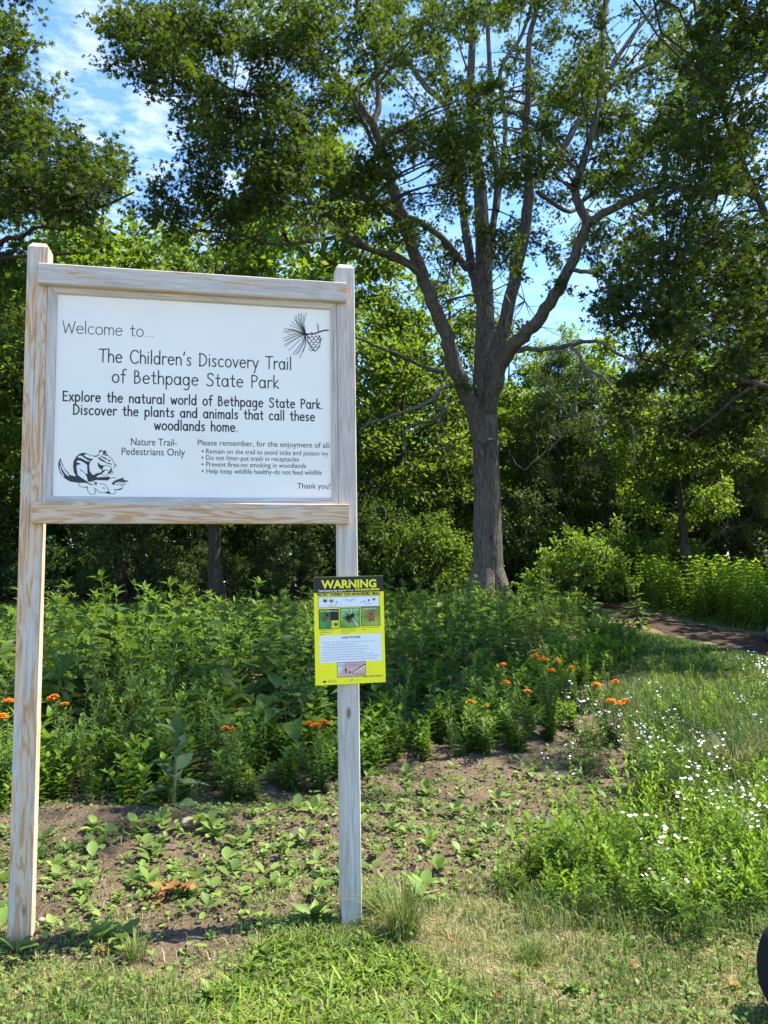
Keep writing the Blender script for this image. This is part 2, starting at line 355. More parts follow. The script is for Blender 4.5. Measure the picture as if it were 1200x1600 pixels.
mg = n.new('ShaderNodeMix'); mg.data_type = 'RGBA'; L(mr.outputs[0], mg.inputs['Factor']); L(g1.outputs[0], mg.inputs['A']); L(mp_.outputs['Result'], mg.inputs['B'])
L(mg.outputs['Result'], p.inputs['Base Color'])
b = n.new('ShaderNodeBump'); b.inputs['Strength'].default_value = .9; b.inputs['Distance'].default_value = .02; L(z2.outputs[0], b.inputs['Height']); L(b.outputs[0], p.inputs['Normal'])
L(p.outputs[0], out.inputs[0])
nx, ny = len(gx), len(gy); I = (np.arange(ny - 1)[:, None] * nx + np.arange(nx - 1)[None]).ravel()
g = MB(); g.add(np.stack([X, Y, Z], -1).reshape(-1, 3), [np.stack([I, I + 1, I + nx + 1, I + nx], 1)], soil.ravel())
tag(g.build('ground', M_ground, smooth=True), kind='structure')

# the brown trail that curves off behind the end of the bed, as a sheet on the ground
def smooth_curve(P, n=8):
    P = np.asarray(P, float); Q = np.concatenate([[2 * P[0] - P[1]], P, [2 * P[-1] - P[-2]]]); o = []
    for i in range(1, len(Q) - 2):
        for k in range(n):
            t_ = k / n; o.append(.5 * ((2 * Q[i]) + (-Q[i - 1] + Q[i + 1]) * t_ + (2 * Q[i - 1] - 5 * Q[i] + 4 * Q[i + 1] - Q[i + 2]) * t_ ** 2 + (-Q[i - 1] + 3 * Q[i] - 3 * Q[i + 1] + Q[i + 2]) * t_ ** 3))
    o.append(Q[-2]); return np.array(o)
NEARPX = [(1500, 1090), (1330, 1052), (1200, 1024), (1100, 1003), (1030, 986), (985, 966), (945, 950), (905, 944), (870, 938)]
FARPX = [(1500, 1030), (1330, 1005), (1200, 993), (1100, 979), (1040, 968), (1000, 956), (955, 944), (915, 939), (880, 934)]
EN = smooth_curve([hit(*q)[:2] for q in NEARPX]); EF = smooth_curve([hit(*q)[:2] for q in FARPX]); PATH = (EN + EF) / 2
pm_ = MB(); pv = []
PW = np.hypot(*(EN - EF).T) / 2
for k in range(len(PATH)):
    for s in np.linspace(-1, 1, 9):
        q = PATH[k] + (EF - EN)[k] / 2 * s * (1 + .12 * math.sin(k * 1.3 + (s > 0) * 2) * (abs(s) == 1))
        pv.append((q[0], q[1], float(gnear(q[0], q[1])) + .006 + .03 * (1 - s * s)))
I = (np.arange(len(PATH) - 1)[:, None] * 9 + np.arange(8)[None]).ravel()
pm_.add(pv, [np.stack([I, I + 1, I + 10, I + 9], 1)])
M_path = plain('trail_soil', (.060, .041, .028), .95, .1, .65, 14, .6)
tag(pm_.build('path', M_path, smooth=True), kind='structure')
def on_path(x, y, pad=0):
    d = np.hypot(PATH[:, 0] - x, PATH[:, 1] - y); k = d.argmin(); return d[k] < PW[k] + pad

# ------------------------------------------------------------------ the welcome board
PW_, SW, YAW = .089, 1.4668, .2045
SO = np.array([-1.561, 3.278, 0.0])
U_ = np.array([math.cos(YAW), math.sin(YAW), 0]); V_ = np.array([-math.sin(YAW), math.cos(YAW), 0])
def on_sign(px, py, v=0.0):                   # a pixel as (along, up) on the sign's own plane at depth v
    c = np.array([0, 0, CAMZ]) - SO; d = ray(px, py); k = (v - c @ V_) / (d @ V_); q = c + d * k
    return np.array([q @ U_, q[2]])
sign = tag(empty('welcome_sign', SO, YAW), 'large white welcome board in a weathered grey timber frame on two posts', 'sign')
ZT, ZR0, ZR1, ZB0, ZB1 = 3.04, 2.8389, 2.9315, 1.7828, 1.8742
def post_mesh(x0, zbot):
    B = MB(); w = PW_; c = .014; e = .004
    def ring(i, z): return [(x0 + i + e, i, z), (x0 + w - i - e, i, z), (x0 + w - i, i + e, z), (x0 + w - i, w - i - e, z), (x0 + w - i - e, w - i, z), (x0 + i + e, w - i, z), (x0 + i, w - i - e, z), (x0 + i, i + e, z)]
    zs = list(np.linspace(zbot, ZT - .022, 12)); R = [ring(0, z) for z in zs] + [ring(c, ZT)]
    V = np.array(R).reshape(-1, 3); k = len(R); i = np.arange(k - 1)[:, None] * 8; j = np.arange(8)[None]; j2 = (j + 1) % 8
    B.add(V, [np.stack([i + j, i + j2, i + 8 + j2, i + 8 + j], -1).reshape(-1, 4), np.arange((k - 1) * 8, k * 8)[None]]); return B
pl = post_mesh(0, -.35).build('post', wood('post_wood_tan', 2, .60, 3.1), sign); pl['label'] = 'post streaked with orange tan grain down to the ground'
pr = post_mesh(SW - PW_, -.45).build('post', wood('post_wood_grey', 2, .36, 8.7), sign); pr['label'] = 'greyer post with the yellow notice on it'
def bar(name, x0, x1, y0, y1, z0, z1, mat, parent):
    B = MB(); e = .004; yz = [(y0, z0 + e), (y0 + e, z0), (y1 - e, z0), (y1, z0 + e), (y1, z1 - e), (y1 - e, z1), (y0 + e, z1), (y0, z1 - e)]
    xs = np.linspace(x0, x1, 9); V = [(x, y, z) for x in xs for y, z in yz]; i = np.arange(8)[:, None] * 8; j = np.arange(8)[None]; j2 = (j + 1) % 8
    B.add(V, [np.stack([i + j, i + 8 + j, i + 8 + j2, i + j2], -1).reshape(-1, 4), np.arange(8)[None], np.arange(64, 72)[::-1][None]]); return B.build(name, mat, parent)
bar('top_rail', .0554, SW - .0446, -.035, -.001, ZR0, ZR1, wood('rail_wood_top', 0, .50, 5.3), sign)['label'] = 'grey top rail with a few orange patches'
bar('bottom_rail', .0554, SW - .0446, -.035, -.001, ZB0, ZB1, wood('rail_wood_bottom', 0, .60, 12.6), sign)['label'] = 'bottom rail with broad orange grain'
# mitred moulding inside the posts and rails: a bead, then a slope back to the panel
M_mould = wood('moulding_wood', 2, .20, 21.3, False); M_mould2 = wood('moulding_wood_lying', 0, .22, 25.1, False)
ux0, ux1, wz0, wz1 = PW_ + .001, SW - PW_ - .001, ZB1 - .010, ZR0 + .012
prof = [(0, -.002), (.018, -.004), (.024, .000), (.039, .003), (.044, .014), (.044, .040), (0, .040)]   # (inset, depth)
def mould_side(a, b, mat):
    B = MB(); n_ = len(prof); V = []
    for c_ in (a, b):
        for ins, dep in prof: V.append((c_[0] + c_[2] * ins, dep, c_[1] + c_[3] * ins))
    j = np.arange(n_); j2 = (j + 1) % n_
    B.add(V, [np.stack([j, j2, j2 + n_, j + n_], 1), np.arange(n_)[::-1][None], np.arange(n_, 2 * n_)[None]]); o = B.build('moulding', mat, sign)
cs = [(ux0, wz0, .88, .93), (ux1, wz0, -.65, .93), (ux1, wz1, -.65, -.95), (ux0, wz1, .88, -.95)]   # the right-hand piece is narrower
for k in range(4): mould_side(cs[k], cs[(k + 1) % 4], (M_mould2, M_mould)[k % 2])
PV = .015                                     # depth of the panel's face
M_panel, n, L, out = newmat('white_panel'); p = n.new('ShaderNodeBsdfPrincipled'); p.inputs['Roughness'].default_value = .6; p.inputs['Specular IOR Level'].default_value = .2
t = n.new('ShaderNodeTexCoord'); z = n.new('ShaderNodeTexNoise'); z.inputs['Scale'].default_value = 2.2; z.inputs['Detail'].default_value = 6; L(t.outputs['Object'], z.inputs['Vector'])
r = ramp(n, [(.35, (.79, .765, .71)), (.65, (.83, .81, .755))]); L(z.outputs[0], r.inputs[0]); L(r.outputs[0], p.inputs['Base Color']); L(p.outputs[0], out.inputs[0])
B = MB(); B.box((ux0 + .03, PV, wz0 + .03), (ux1 - .02, PV + .012, wz1 - .03)); panel = B.build('panel', M_panel, sign)
M_ink = plain('dark_ink', (.030, .034, .048), .5, .3); M_pwhite = plain('print_white', (.73, .74, .735), .4, .3)

# stroke letters (x height 1, capitals 1.55)
def arc(cx, cy, rx, ry, a0, a1, n_=14):
    a_ = np.radians(np.linspace(a0, a1, n_)); return [(cx + rx * math.cos(x), cy + ry * math.sin(x)) for x in a_]
GL = {
 'W': (1.62, [[(0, 1.6), (.35, 0), (.78, 1.25), (1.18, 0), (1.55, 1.6)]]),
 'e': (.98, [[(.07, .55), (.88, .57)] + arc(.47, .5, .42, .5, 12, 318)]),
 'l': (.30, [[(.1, 1.68), (.1, 0)]]), 'c': (.88, [arc(.47, .5, .42, .5, 48, 312)]), 'o': (1.0, [arc(.48, .5, .43, .5, 0, 360, 22)]),
 'm': (1.38, [[(.08, 1), (.08, 0)], arc(.37, .6, .29, .4, 180, 0) + [(.66, 0)], arc(.95, .6, .29, .4, 180, 0) + [(1.24, 0)]]),
 't': (.70, [[(.3, 1.45), (.3, .18), (.42, .02), (.62, .06)], [(0, 1), (.62, 1)]]), '.': (.36, [[(.12, .05), (.15, .05)]]),
 'T': (1.08, [[(0, 1.55), (1.1, 1.6)], [(.55, 1.58), (.52, 0)]]), 'h': (.90, [[(.08, 1.68), (.08, 0)], arc(.43, .58, .35, .42, 180, 0) + [(.78, 0)]]),
 'C': (1.25, [arc(.70, .8, .65, .82, 42, 318, 18)]), 'i': (.30, [[(.1, 1), (.1, 0)], [(.1, 1.42), (.1, 1.46)]]),
 'd': (1.02, [arc(.42, .5, .40, .5, 0, 360, 20), [(.84, 1.68), (.84, 0)]]), 'r': (.66, [[(.08, 1), (.08, 0)], arc(.42, .6, .34, .4, 180, 45)]),
 'n': (.92, [[(.08, 1), (.08, 0)], arc(.43, .58, .35, .42, 180, 0) + [(.78, 0)]]), "'": (.34, [[(.2, 1.68), (.08, 1.25)]]),
 's': (.76, [[(.62, .88), (.50, .98), (.30, 1.0), (.13, .88), (.14, .66), (.32, .54), (.52, .42), (.60, .24), (.50, .05), (.28, 0), (.05, .1)]]),
 'D': (1.25, [[(.1, 1.55), (.1, 0)], [(0, 1.55)] + arc(.25, .78, .85, .78, 90, -90) + [(0, 0)]]), 'v': (.86, [[(0, 1), (.38, 0), (.8, 1)]]),
 'y': (.88, [[(0, 1), (.42, .08)], [(.82, 1), (.22, -.6)]]), 'a': (1.02, [arc(.42, .5, .40, .5, 0, 360, 20), [(.84, 1), (.84, .12), (.94, 0)]]),
 'f': (.66, [arc(.57, 1.32, .29, .36, 60, 180) + [(.28, -.02)], [(0, 1), (.6, 1)]]),
 'B': (1.02, [[(.1, 1.55), (.1, 0)], [(.1, 1.55), (.42, 1.53), (.62, 1.36), (.62, 1.1), (.45, .9), (.1, .84)], [(.42, .88), (.72, .78), (.85, .5), (.75, .18), (.45, .02), (.1, 0)]]),
 'p': (1.0, [[(.08, 1), (.08, -.6)], arc(.48, .5, .40, .5, 0, 360, 20)]), 'g': (1.02, [arc(.42, .5, .40, .5, 0, 360, 20), [(.84, 1), (.84, -.25), (.74, -.5), (.5, -.6), (.15, -.5)]]),
 'S': (1.1, [[(.92, 1.36), (.78, 1.55), (.5, 1.6), (.25, 1.5), (.15, 1.25), (.25, 1.0), (.55, .83), (.82, .65), (.92, .4), (.82, .12), (.5, 0), (.2, .03), (.03, .18)]]),
 'P': (.98, [[(.1, 1.55), (.1, 0)], [(.1, 1.55), (.5, 1.55), (.8, 1.4), (.87, 1.15), (.72, .88), (.42, .78), (.1, .76)]]),
 'k': (.82, [[(.08, 1.68), (.08, 0)], [(.66, 1), (.1, .45), (.78, 0)]]), 'E': (1.02, [[(.88, 1.5), (.1, 1.55), (.1, 0), (.9, .03)], [(.1, .8), (.75, .82)]]),
 'x': (.84, [[(0, 1), (.74, 0)], [(.72, 1), (0, 0)]]), 'u': (.94, [[(.08, 1)] + arc(.43, .42, .35, .42, 180, 360), [(.78, 1), (.78, 0)]]),
 'w': (1.22, [[(0, 1), (.29, 0), (.58, .85), (.86, 0), (1.15, 1)]]), ' ': (.75, [])}
def ribbon(B, P, w, v):                       # a pen stroke lying on the board
    P = np.asarray(P, float); k8 = np.arange(8) * PI / 4
    for q in P: B.poly([(q[0] + w / 2 * math.cos(x), v, q[1] + w / 2 * math.sin(x)) for x in k8])
    for a_, b_ in zip(P[:-1], P[1:]):
        d = b_ - a_; l = math.hypot(*d)
        if l < 1e-7: continue
        nn = np.array([-d[1], d[0]]) / l * w / 2
        B.poly([(q[0], v, q[1]) for q in (a_ - nn, b_ - nn, b_ + nn, a_ + nn)])
def stroke_text(B, s, pL, pR, xh, wpx, gap=.12):
    a_ = on_sign(*pL, PV); b_ = on_sign(*pR, PV); z0 = (a_[1] + b_[1]) / 2; pxm = abs(on_sign(pL[0] + 1, pL[1], PV)[0] - a_[0])
    tot = sum(GL[c][0] + gap for c in s) - gap; sx = (b_[0] - a_[0]) / tot; x = 0; sz = xh * .00302
    for c in s:
        w_, st = GL[c]
        for P in st: ribbon(B, [(a_[0] + (x + q[0]) * sx, z0 + q[1] * sz) for q in P], wpx * .00302, PV - .0008)
        x += w_ + gap
B = MB()
stroke_text(B, 'Welcome to...', (98, 519), (241, 528), 11.5, 1.15, .1)
stroke_text(B, "The Children's Discovery Trail", (155, 566), (456, 577), 12.2, 1.75, .18)
stroke_text(B, 'of Bethpage State Park', (175, 598), (436, 606.5), 12.2, 1.75, .18)
stroke_text(B, 'Explore the natural world of Bethpage State Park.', (98, 626), (505, 639), 9.1, 1.9, .24)
stroke_text(B, 'Discover the plants and animals that call these', (114.4, 647.6), (492, 657.6), 9.1, 1.9, .24)
stroke_text(B, 'woodlands home.', (241.6, 671.4), (372, 674.5), 9.1, 1.9, .24)
B.build('lettering', M_ink, panel)
def font_mesh(s, bold=0.0):
    cu = bpy.data.curves.new('t', 'FONT'); cu.body = s; cu.size = 1; cu.offset = bold; cu.resolution_u = 3; ob = bpy.data.objects.new('t', cu)
    C.objects.link(ob); dg = bpy.context.evaluated_depsgraph_get(); me = bpy.data.meshes.new_from_object(ob.evaluated_get(dg))
    V = np.array([v.co[:] for v in me.vertices]).reshape(-1, 3); Fc = {}
    for q in me.polygons: Fc.setdefault(len(q.vertices), []).append(tuple(q.vertices))
    bpy.data.objects.remove(ob); bpy.data.curves.remove(cu); bpy.data.meshes.remove(me); return V, Fc
def put_text(B, s, x0, x1, z0, v, h=None, bold=0.0, tint=.5):
    """set a line of type from x0 to x1 on the base line z0; h: capital height"""
    V, Fc = font_mesh(s, bold); lo, hi = V[:, 0].min(), V[:, 0].max(); sx = (x1 - x0) / (hi - lo); sz = sx if h is None else h / .70
    W_ = np.stack([x0 + (V[:, 0] - lo) * sx, np.full(len(V), v), z0 + V[:, 1] * sz], 1)
    B.add(W_, [np.array(f)[:, ::1] for f in Fc.values()], tint)
def board_text(B, s, pL, pR, cap, bold=0.0):
    a_ = on_sign(*pL, PV); b_ = on_sign(*pR, PV); put_text(B, s, a_[0], b_[0], (a_[1] + b_[1]) / 2, PV - .0008, cap * .00302, bold)
B = MB()
board_text(B, 'Nature Trail-', (204.6, 695.5), (276, 697), 11)
board_text(B, 'Pedestrians Only', (190, 710.5), (289, 712.5), 11)
board_text(B, 'Please remember, for the enjoyment of all:', (309, 695.6), (516, 700), 8.6)
for s, xl, yl, xr, yr in (('Remain on the trail to avoid ticks and poison ivy', 322, 708.4, 512.6, 712.3), ('Do not litter-put trash in receptacles', 322, 718.6, 467, 721.4),
                          ('Prevent fires-no smoking in woodlands', 322, 729, 478, 731.4), ('Help keep wildlife healthy-do not feed wildlife', 322.6, 739.6, 502.6, 742)):
    board_text(B, s, (xl, yl), (xr, yr), 7.4)
    q = on_sign(316.6, yl - 3.6, PV); B.poly([(q[0] + .0042 * math.cos(x), PV - .0008, q[1] + .0042 * math.sin(x)) for x in np.arange(12) * PI / 6])
board_text(B, 'Thank you!', (464.6, 763), (516, 764), 8.6)
B.build('small_print', M_ink, panel)
# the pine sprig with its cone
def pc(x, y): return on_sign(435 + x / 14.118, 480 + y / 14.118, PV)
B = MB(); px1 = .00302
for x, y in ((612, 125), (560, 180), (510, 130), (470, 140), (430, 145), (385, 185), (350, 220), (365, 285), (290, 320), (235, 385), (125, 475), (105, 525), (130, 560), (215, 490), (200, 610), (100, 690), (120, 750), (160, 740), (140, 830), (145, 870), (225, 960), (315, 1050), (380, 1050), (430, 1040), (470, 1120), (545, 985)):
    mx_, my_ = (600 + x) / 2 + (y - 590) * .10, (590 + y) / 2 - abs(x - 600) * .08
    ribbon(B, [pc(*q) for q in ((605, 590), (mx_, my_), (x, y))], .75 * px1, PV - .0008)
for P, w in (([(570, 595), (640, 592), (760, 592), (830, 575), (920, 540), (1000, 515), (1100, 508)], 2.2), ([(590, 590), (630, 605)], 3.4), ([(735, 560), (745, 600)], 2), ([(880, 540), (860, 430), (855, 360), (885, 400), (882, 540)], .7),
             ([(640, 640), (640, 730), (665, 800), (715, 885), (770, 955), (815, 970), (870, 920), (915, 840), (930, 740), (915, 650), (880, 620)], 1.0)):
    ribbon(B, [pc(*q) for q in P], w * px1, PV - .0008)
for r_ in range(6):
    for c_ in range(3):
        x = 690 + c_ * 92 + (r_ % 2) * 46 - r_ * 2; y = 640 + r_ * 58
        if abs(x - 785) < 150 - max(0, r_ - 2) * 30: ribbon(B, [pc(x - 46, y - 12), pc(x - 26, y + 20), pc(x, y + 30), pc(x + 26, y + 20), pc(x + 46, y - 12)], 1.0 * px1, PV - .0008)
for x, y in ((665, 675), (650, 735), (668, 790), (905, 655), (920, 715), (912, 775), (890, 865), (710, 880)): ribbon(B, [pc(x - 8, y), pc(x + 8, y + 6)], 1.6 * px1, PV - .0008)
B.build('pine_cone_drawing', M_ink, panel)
# the chipmunk on its log
def ch(x, y): return on_sign(85 + x / 9.6, 695 + y / 9.6, PV)
def fill(B, P, v): B.poly([(*ch(*q)[:1], v, ch(*q)[1]) for q in P])
B = MB(); k1 = PV - .0008
for P in ([(90, 195), (110, 260), (150, 350), (200, 410), (240, 455), (340, 480), (440, 530), (520, 570), (545, 600), (470, 570), (360, 570), (230, 550), (150, 500), (90, 430), (60, 340), (58, 270)],
          [(490, 128), (440, 120), (385, 130), (325, 180), (288, 245), (280, 320), (292, 410), (325, 475), (345, 497), (440, 530), (520, 568), (545, 550), (620, 530), (700, 532), (800, 535), (828, 515), (835, 478), (780, 480), (700, 485), (625, 488), (650, 462), (710, 435), (770, 380), (725, 380), (690, 418), (620, 430), (600, 455), (560, 440), (530, 390), (522, 310), (540, 250), (582, 212), (540, 208), (480, 185), (440, 158)],
          [(655, 260), (670, 285), (700, 305), (745, 308), (725, 335), (722, 380), (700, 370), (665, 340), (648, 290)], [(850, 345), (865, 375), (850, 420), (815, 440), (805, 420), (830, 385)],
          [(655, 195), (690, 180), (690, 205), (740, 230), (790, 270), (850, 280), (865, 300), (800, 285), (740, 255), (690, 235)], [(710, 140), (720, 175), (790, 205), (780, 225), (740, 200), (705, 185)],
          [(675, 90), (700, 78), (705, 95), (690, 105), (680, 112)], [(735, 95), (760, 88), (770, 110), (765, 135), (800, 165), (770, 165), (740, 140)], [(590, 165), (640, 160), (672, 138), (672, 155), (630, 182), (590, 176)],
          [(800, 225), (825, 222), (842, 240), (825, 252), (806, 245)], [(860, 580), (890, 545), (950, 520), (1010, 500), (1045, 495), (1030, 525), (1110, 540), (1105, 552), (1040, 560), (960, 552), (900, 570), (920, 592), (875, 600)],
          [(885, 668), (950, 668), (1000, 650), (1025, 640), (1010, 668), (960, 682), (900, 680)], [(460, 625), (495, 625), (497, 648)], [(720, 635), (755, 650), (752, 662), (730, 652)], [(750, 715), (820, 695), (840, 737)],
          [(535, 570), (555, 590), (550, 610), (538, 605)], [(600, 570), (630, 565), (640, 590), (620, 608)]): fill(B, P, k1)
for P, w in (([(800, 160), (860, 210), (895, 270), (915, 320), (885, 352)], .7), ([(490, 130), (540, 160), (590, 168)], .7), ([(672, 140), (675, 90), (705, 80), (730, 110), (735, 150)], .9), ([(735, 95), (760, 85), (785, 120), (797, 160)], .7),
             ([(725, 340), (770, 305), (850, 330), (855, 350)], .7), ([(720, 385), (780, 378), (812, 390)], .7), ([(700, 440), (740, 458), (800, 455), (805, 420)], .6), ([(860, 390), (885, 410), (850, 440)], .7), ([(905, 310), (940, 320)], .6), ([(905, 300), (935, 295)], .6),
             ([(360, 575), (380, 620), (430, 638), (495, 640), (500, 690), (540, 740), (590, 745), (620, 720), (605, 650)], .7), ([(600, 645), (680, 715), (760, 718), (840, 735), (890, 740), (920, 715), (910, 690)], .7), ([(680, 580), (760, 600), (800, 660), (840, 735)], .7),
             ([(830, 510), (880, 490), (930, 500)], .8), ([(900, 590), (1000, 605), (1030, 640)], .7), ([(910, 560), (1060, 575), (1060, 600), (1000, 602)], .7), ([(560, 545), (640, 570)], .8), ([(545, 590), (600, 600)], .8)):
    ribbon(B, [ch(*q) for q in P], w * px1, k1)
em = B.build('chipmunk_drawing', M_ink, panel)
B = MB(); k2 = PV - .0014
for P in ([(82, 250), (95, 245), (115, 300), (160, 380), (220, 455), (212, 475), (160, 430), (118, 360), (95, 300)], [(78, 310), (88, 320), (110, 400), (150, 470), (135, 475), (98, 410), (80, 345)],
          [(345, 195), (370, 165), (410, 165), (440, 190), (490, 225), (530, 240), (525, 252), (480, 245), (430, 215), (390, 195)],
          [(340, 240), (380, 235), (440, 265), (490, 300), (497, 440), (470, 430), (430, 395), (395, 370), (385, 385), (430, 405), (465, 440), (490, 490), (500, 540), (545, 575), (540, 590), (480, 540), (400, 490), (350, 450), (340, 380), (330, 330), (345, 300), (400, 292), (365, 270), (335, 262)],
          [(812, 228), (820, 228), (820, 236)]): fill(B, P, k2)
B.build('light_stripes', M_pwhite, em)

# ------------------------------------------------------------------ the yellow notice screwed to the right-hand post
NV = -.014
cn = [on_sign(*q, NV) for q in ((492.5, 1071), (603.5, 1066), (598, 899), (490.5, 902))]
NC = sum(cn) / 4; ex = (cn[1] - cn[0] + cn[2] - cn[3]); ex /= np.linalg.norm(ex); NWd = (np.linalg.norm(cn[1] - cn[0]) + np.linalg.norm(cn[2] - cn[3])) / 2; NHt = (np.linalg.norm(cn[3] - cn[0]) + np.linalg.norm(cn[2] - cn[1])) / 2
wpos = SO + U_ * NC[0] + V_ * NV + np.array([0, 0, NC[1]])
notice = empty('warning_sign', wpos, 0); notice.rotation_euler = (0, -math.atan2(ex[1], ex[0]), YAW)
notice.rotation_mode = 'XYZ'
tag(notice, 'yellow and black tick warning notice fixed to the right-hand post', 'sign')
M_yel = plain('yellow_sheet', (.90, .82, .010), .42, .4, .05, 6); M_blk = plain('black_print', (.018, .018, .022), .45, .3); M_wht = plain('white_print', (.76, .79, .83), .45, .3)
M_ypr = plain('yellow_print', (.85, .80, .03), .45, .3)
hw, hh = NWd / 2, NHt / 2
def nq(x, y): return ((x - 565) / 820 * NWd, (785 - y) / 1275 * NHt)       # the enlarged photograph's pixels
def nbox(x0, y0, x1, y1, v, B=None, tint=.5):
    B = B or MB(); a_ = nq(x0, y1); b_ = nq(x1, y0); B.box((a_[0], v, a_[1]), (b_[0], v + .0005, b_[1]), tint); return B
def npoly(B, P, v, tint=.5): B.poly([(nq(*q)[0], v, nq(*q)[1]) for q in P], tint)
def ell(cx, cy, rx, ry, n_=16, rot=0): return [(cx + rx * math.cos(a_) * math.cos(rot) - ry * math.sin(a_) * math.sin(rot), cy + rx * math.cos(a_) * math.sin(rot) + ry * math.sin(a_) * math.cos(rot)) for a_ in np.arange(n_) * 2 * PI / n_]
B = MB(); B.box((-hw, 0, -hh), (hw, .003, hh)); plate = B.build('plate', M_yel, notice)
hb = nbox(155, 150, 975, 338, -.0006).build('header_band', M_blk, notice)
def ntext(B, s, x0, x1, y, cap, v, bold=0.0, tint=.5): put_text(B, s, nq(x0, 0)[0], nq(x1, 0)[0], nq(0, y)[1], v, cap / 1275 * NHt, bold, tint)
B = MB(); ntext(B, 'WARNING', 240, 890, 283, 92, -.0012, .035); B.build('heading', M_ypr, hb)
B = MB(); ntext(B, 'Ticks Found in this Area', 205, 490, 324, 20, -.0012, .04); ntext(B, 'Carry', 555, 620, 322, 18, -.0012, .02); B.build('lettering', M_wht, hb)
B = MB(); ntext(B, 'MAY', 497, 548, 322, 18, -.0012, .03); ntext(B, 'TICK-BORNE DISEASES', 630, 925, 320, 20, -.0012, .05); B.build('lettering', M_ypr, hb)
B = MB(); ntext(B, 'PROTECT YOURSELF! TICKS ARE INCREDIBLY SMALL!', 190, 935, 374, 30, -.0006, .055)
for s, x0, x1, y in (('Blacklegged Deer Tick', 218, 385, 788), ('Adult female and', 218, 355, 812), ('nymph', 218, 265, 836), ('Lyme Disease, Babesiosis,', 458, 645, 780), ('Anaplasmosis, Ehrlichiosis', 458, 635, 804), ('in Long Island', 458, 560, 828), ('Rocky Mountain Spotted', 712, 915, 770), ('Fever', 712, 758, 794)): ntext(B, s, x0, x1, y, 13, -.0006)
ntext(B, 'LONG ISLAND REGION', 710, 938, 1352, 16, -.0006, .02)
for y, s in ((1370, 'State Parks'), (1382, 'Recreation and'), (1394, 'Historic Preservation')): ntext(B, s, 300, 385 + 12 * (y > 1375), y, 8, -.0006)
npoly(B, [(262, 1362), (270, 1378), (284, 1374), (276, 1392), (262, 1396), (264, 1404), (258, 1404), (258, 1396), (240, 1390), (236, 1374), (252, 1378)], -.0006)
B.build('lettering', M_blk, plate)
M_rim = M_blk
for x0, y0, x1, y1 in ((200, 385, 922, 518), (205, 532, 440, 768), (450, 527, 688, 760), (698, 520, 928, 748), (408, 1165, 742, 1340)):
    nbox(x0, y0, x1, y1, -.0006).build('picture_border', M_rim, plate)
sb = nbox(205, 391, 917, 512, -.0012).build('size_chart', M_wht, notice)
M_tick = tinted('tick_print', [(0, (.02, .015, .015)), (.5, (.14, .045, .02)), (1, (.42, .20, .10))], .5)
def tick(B, cx, cy, r, t0, t1, v, rot=0):
    for k in range(8):
        a_ = rot + PI / 2 + (.5 + .42 * (k % 4)) * (1 if k < 4 else -1) * 1.0; q = [(cx, cy), (cx + r * 1.15 * math.cos(a_), cy - r * 1.15 * math.sin(a_)), (cx + r * 1.8 * math.cos(a_ - .25), cy - r * 1.7 * math.sin(a_ - .25))]
        for a1, b1 in zip(q[:-1], q[1:]):
            d = np.array(b1) - np.array(a1); d = np.array([-d[1], d[0]]) / (np.hypot(*d) + 1e-6) * r * .07; npoly(B, [np.array(a1) - d, np.array(b1) - d, np.array(b1) + d, np.array(a1) + d], v, t0)
    npoly(B, ell(cx, cy, r * .72, r, 18, rot), v - .0003, t1); npoly(B, ell(cx + .5 * r * math.sin(rot) * .6, cy - .62 * r, r * .45, r * .42, 14), v - .0006, t0)
B = MB()
for x, y, r, t in ((282, 436, 20, .5), (355, 440, 19, .8), (416, 455, 8, .5), (464, 462, 4, .2), (700, 460, 5, .3), (742, 452, 7, .3), (794, 442, 11, 0), (856, 432, 14, .4)): tick(B, x, y, r, .1, t, -.0018)
B.build('tick_drawing', M_tick, sb)
B = MB(); ntext(B, 'Lone Star Tick', 318, 412, 500, 11, -.0018, .02); ntext(B, 'Deer Tick', 752, 818, 490, 11, -.0018, .02)
for x in (258, 330, 398, 450, 690, 728, 780, 836): ntext(B, 'adult', x, x + 38, 485 - (x > 600) * 14, 6, -.0018)
for k in range(22):
    a_ = k / 22 * PI
    for r0, r1 in ((80, 85), (52, 58 + 6 * (k % 2))):
        npoly(B, [(572 + r0 * math.cos(a_) - 2, 393 + r0 * .72 * math.sin(a_)), (572 + r0 * math.cos(a_) + 5, 393 + r0 * .72 * math.sin(a_)), (572 + r1 * math.cos(a_) + 5, 393 + r1 * .72 * math.sin(a_)), (572 + r1 * math.cos(a_) - 2, 393 + r1 * .72 * math.sin(a_))], -.0018)
B.build('lettering', plain('grey_print', (.16, .17, .2), .5), sb)
def green(name, a_, b_, sc):
    M, n, L, out = newmat(name); p = n.new('ShaderNodeBsdfPrincipled'); p.inputs['Roughness'].default_value = .45; t = n.new('ShaderNodeTexCoord'); z = n.new('ShaderNodeTexNoise'); z.inputs['Scale'].default_value = sc; z.inputs['Detail'].default_value = 3
    L(t.outputs['Object'], z.inputs['Vector']); r = ramp(n, [(.38, a_), (.62, b_)]); L(z.outputs[0], r.inputs[0]); L(r.outputs[0], p.inputs['Base Color']); L(p.outputs[0], out.inputs[0]); return M
M_leafprint = tinted('leaf_print', [(0, (.02, .022, .028)), (.35, (.02, .022, .028)), (.4, (.75, .66, .05)), (.6, (.75, .66, .05)), (.7, (.60, .68, .62)), (1, (.60, .68, .62))], .5)
ph = nbox(211, 538, 434, 762, -.0012).build('picture', green('photo_green_deep', (.015, .16, .03), (.05, .36, .10), 16), notice); B = MB()
npoly(B, [(335, 538), (434, 538), (434, 762), (352, 762), (340, 640)], -.0016, 0); npoly(B, [(352, 668), (434, 668), (434, 762), (352, 762)], -.0019, .5); B.build('picture_ground', M_leafprint, ph)
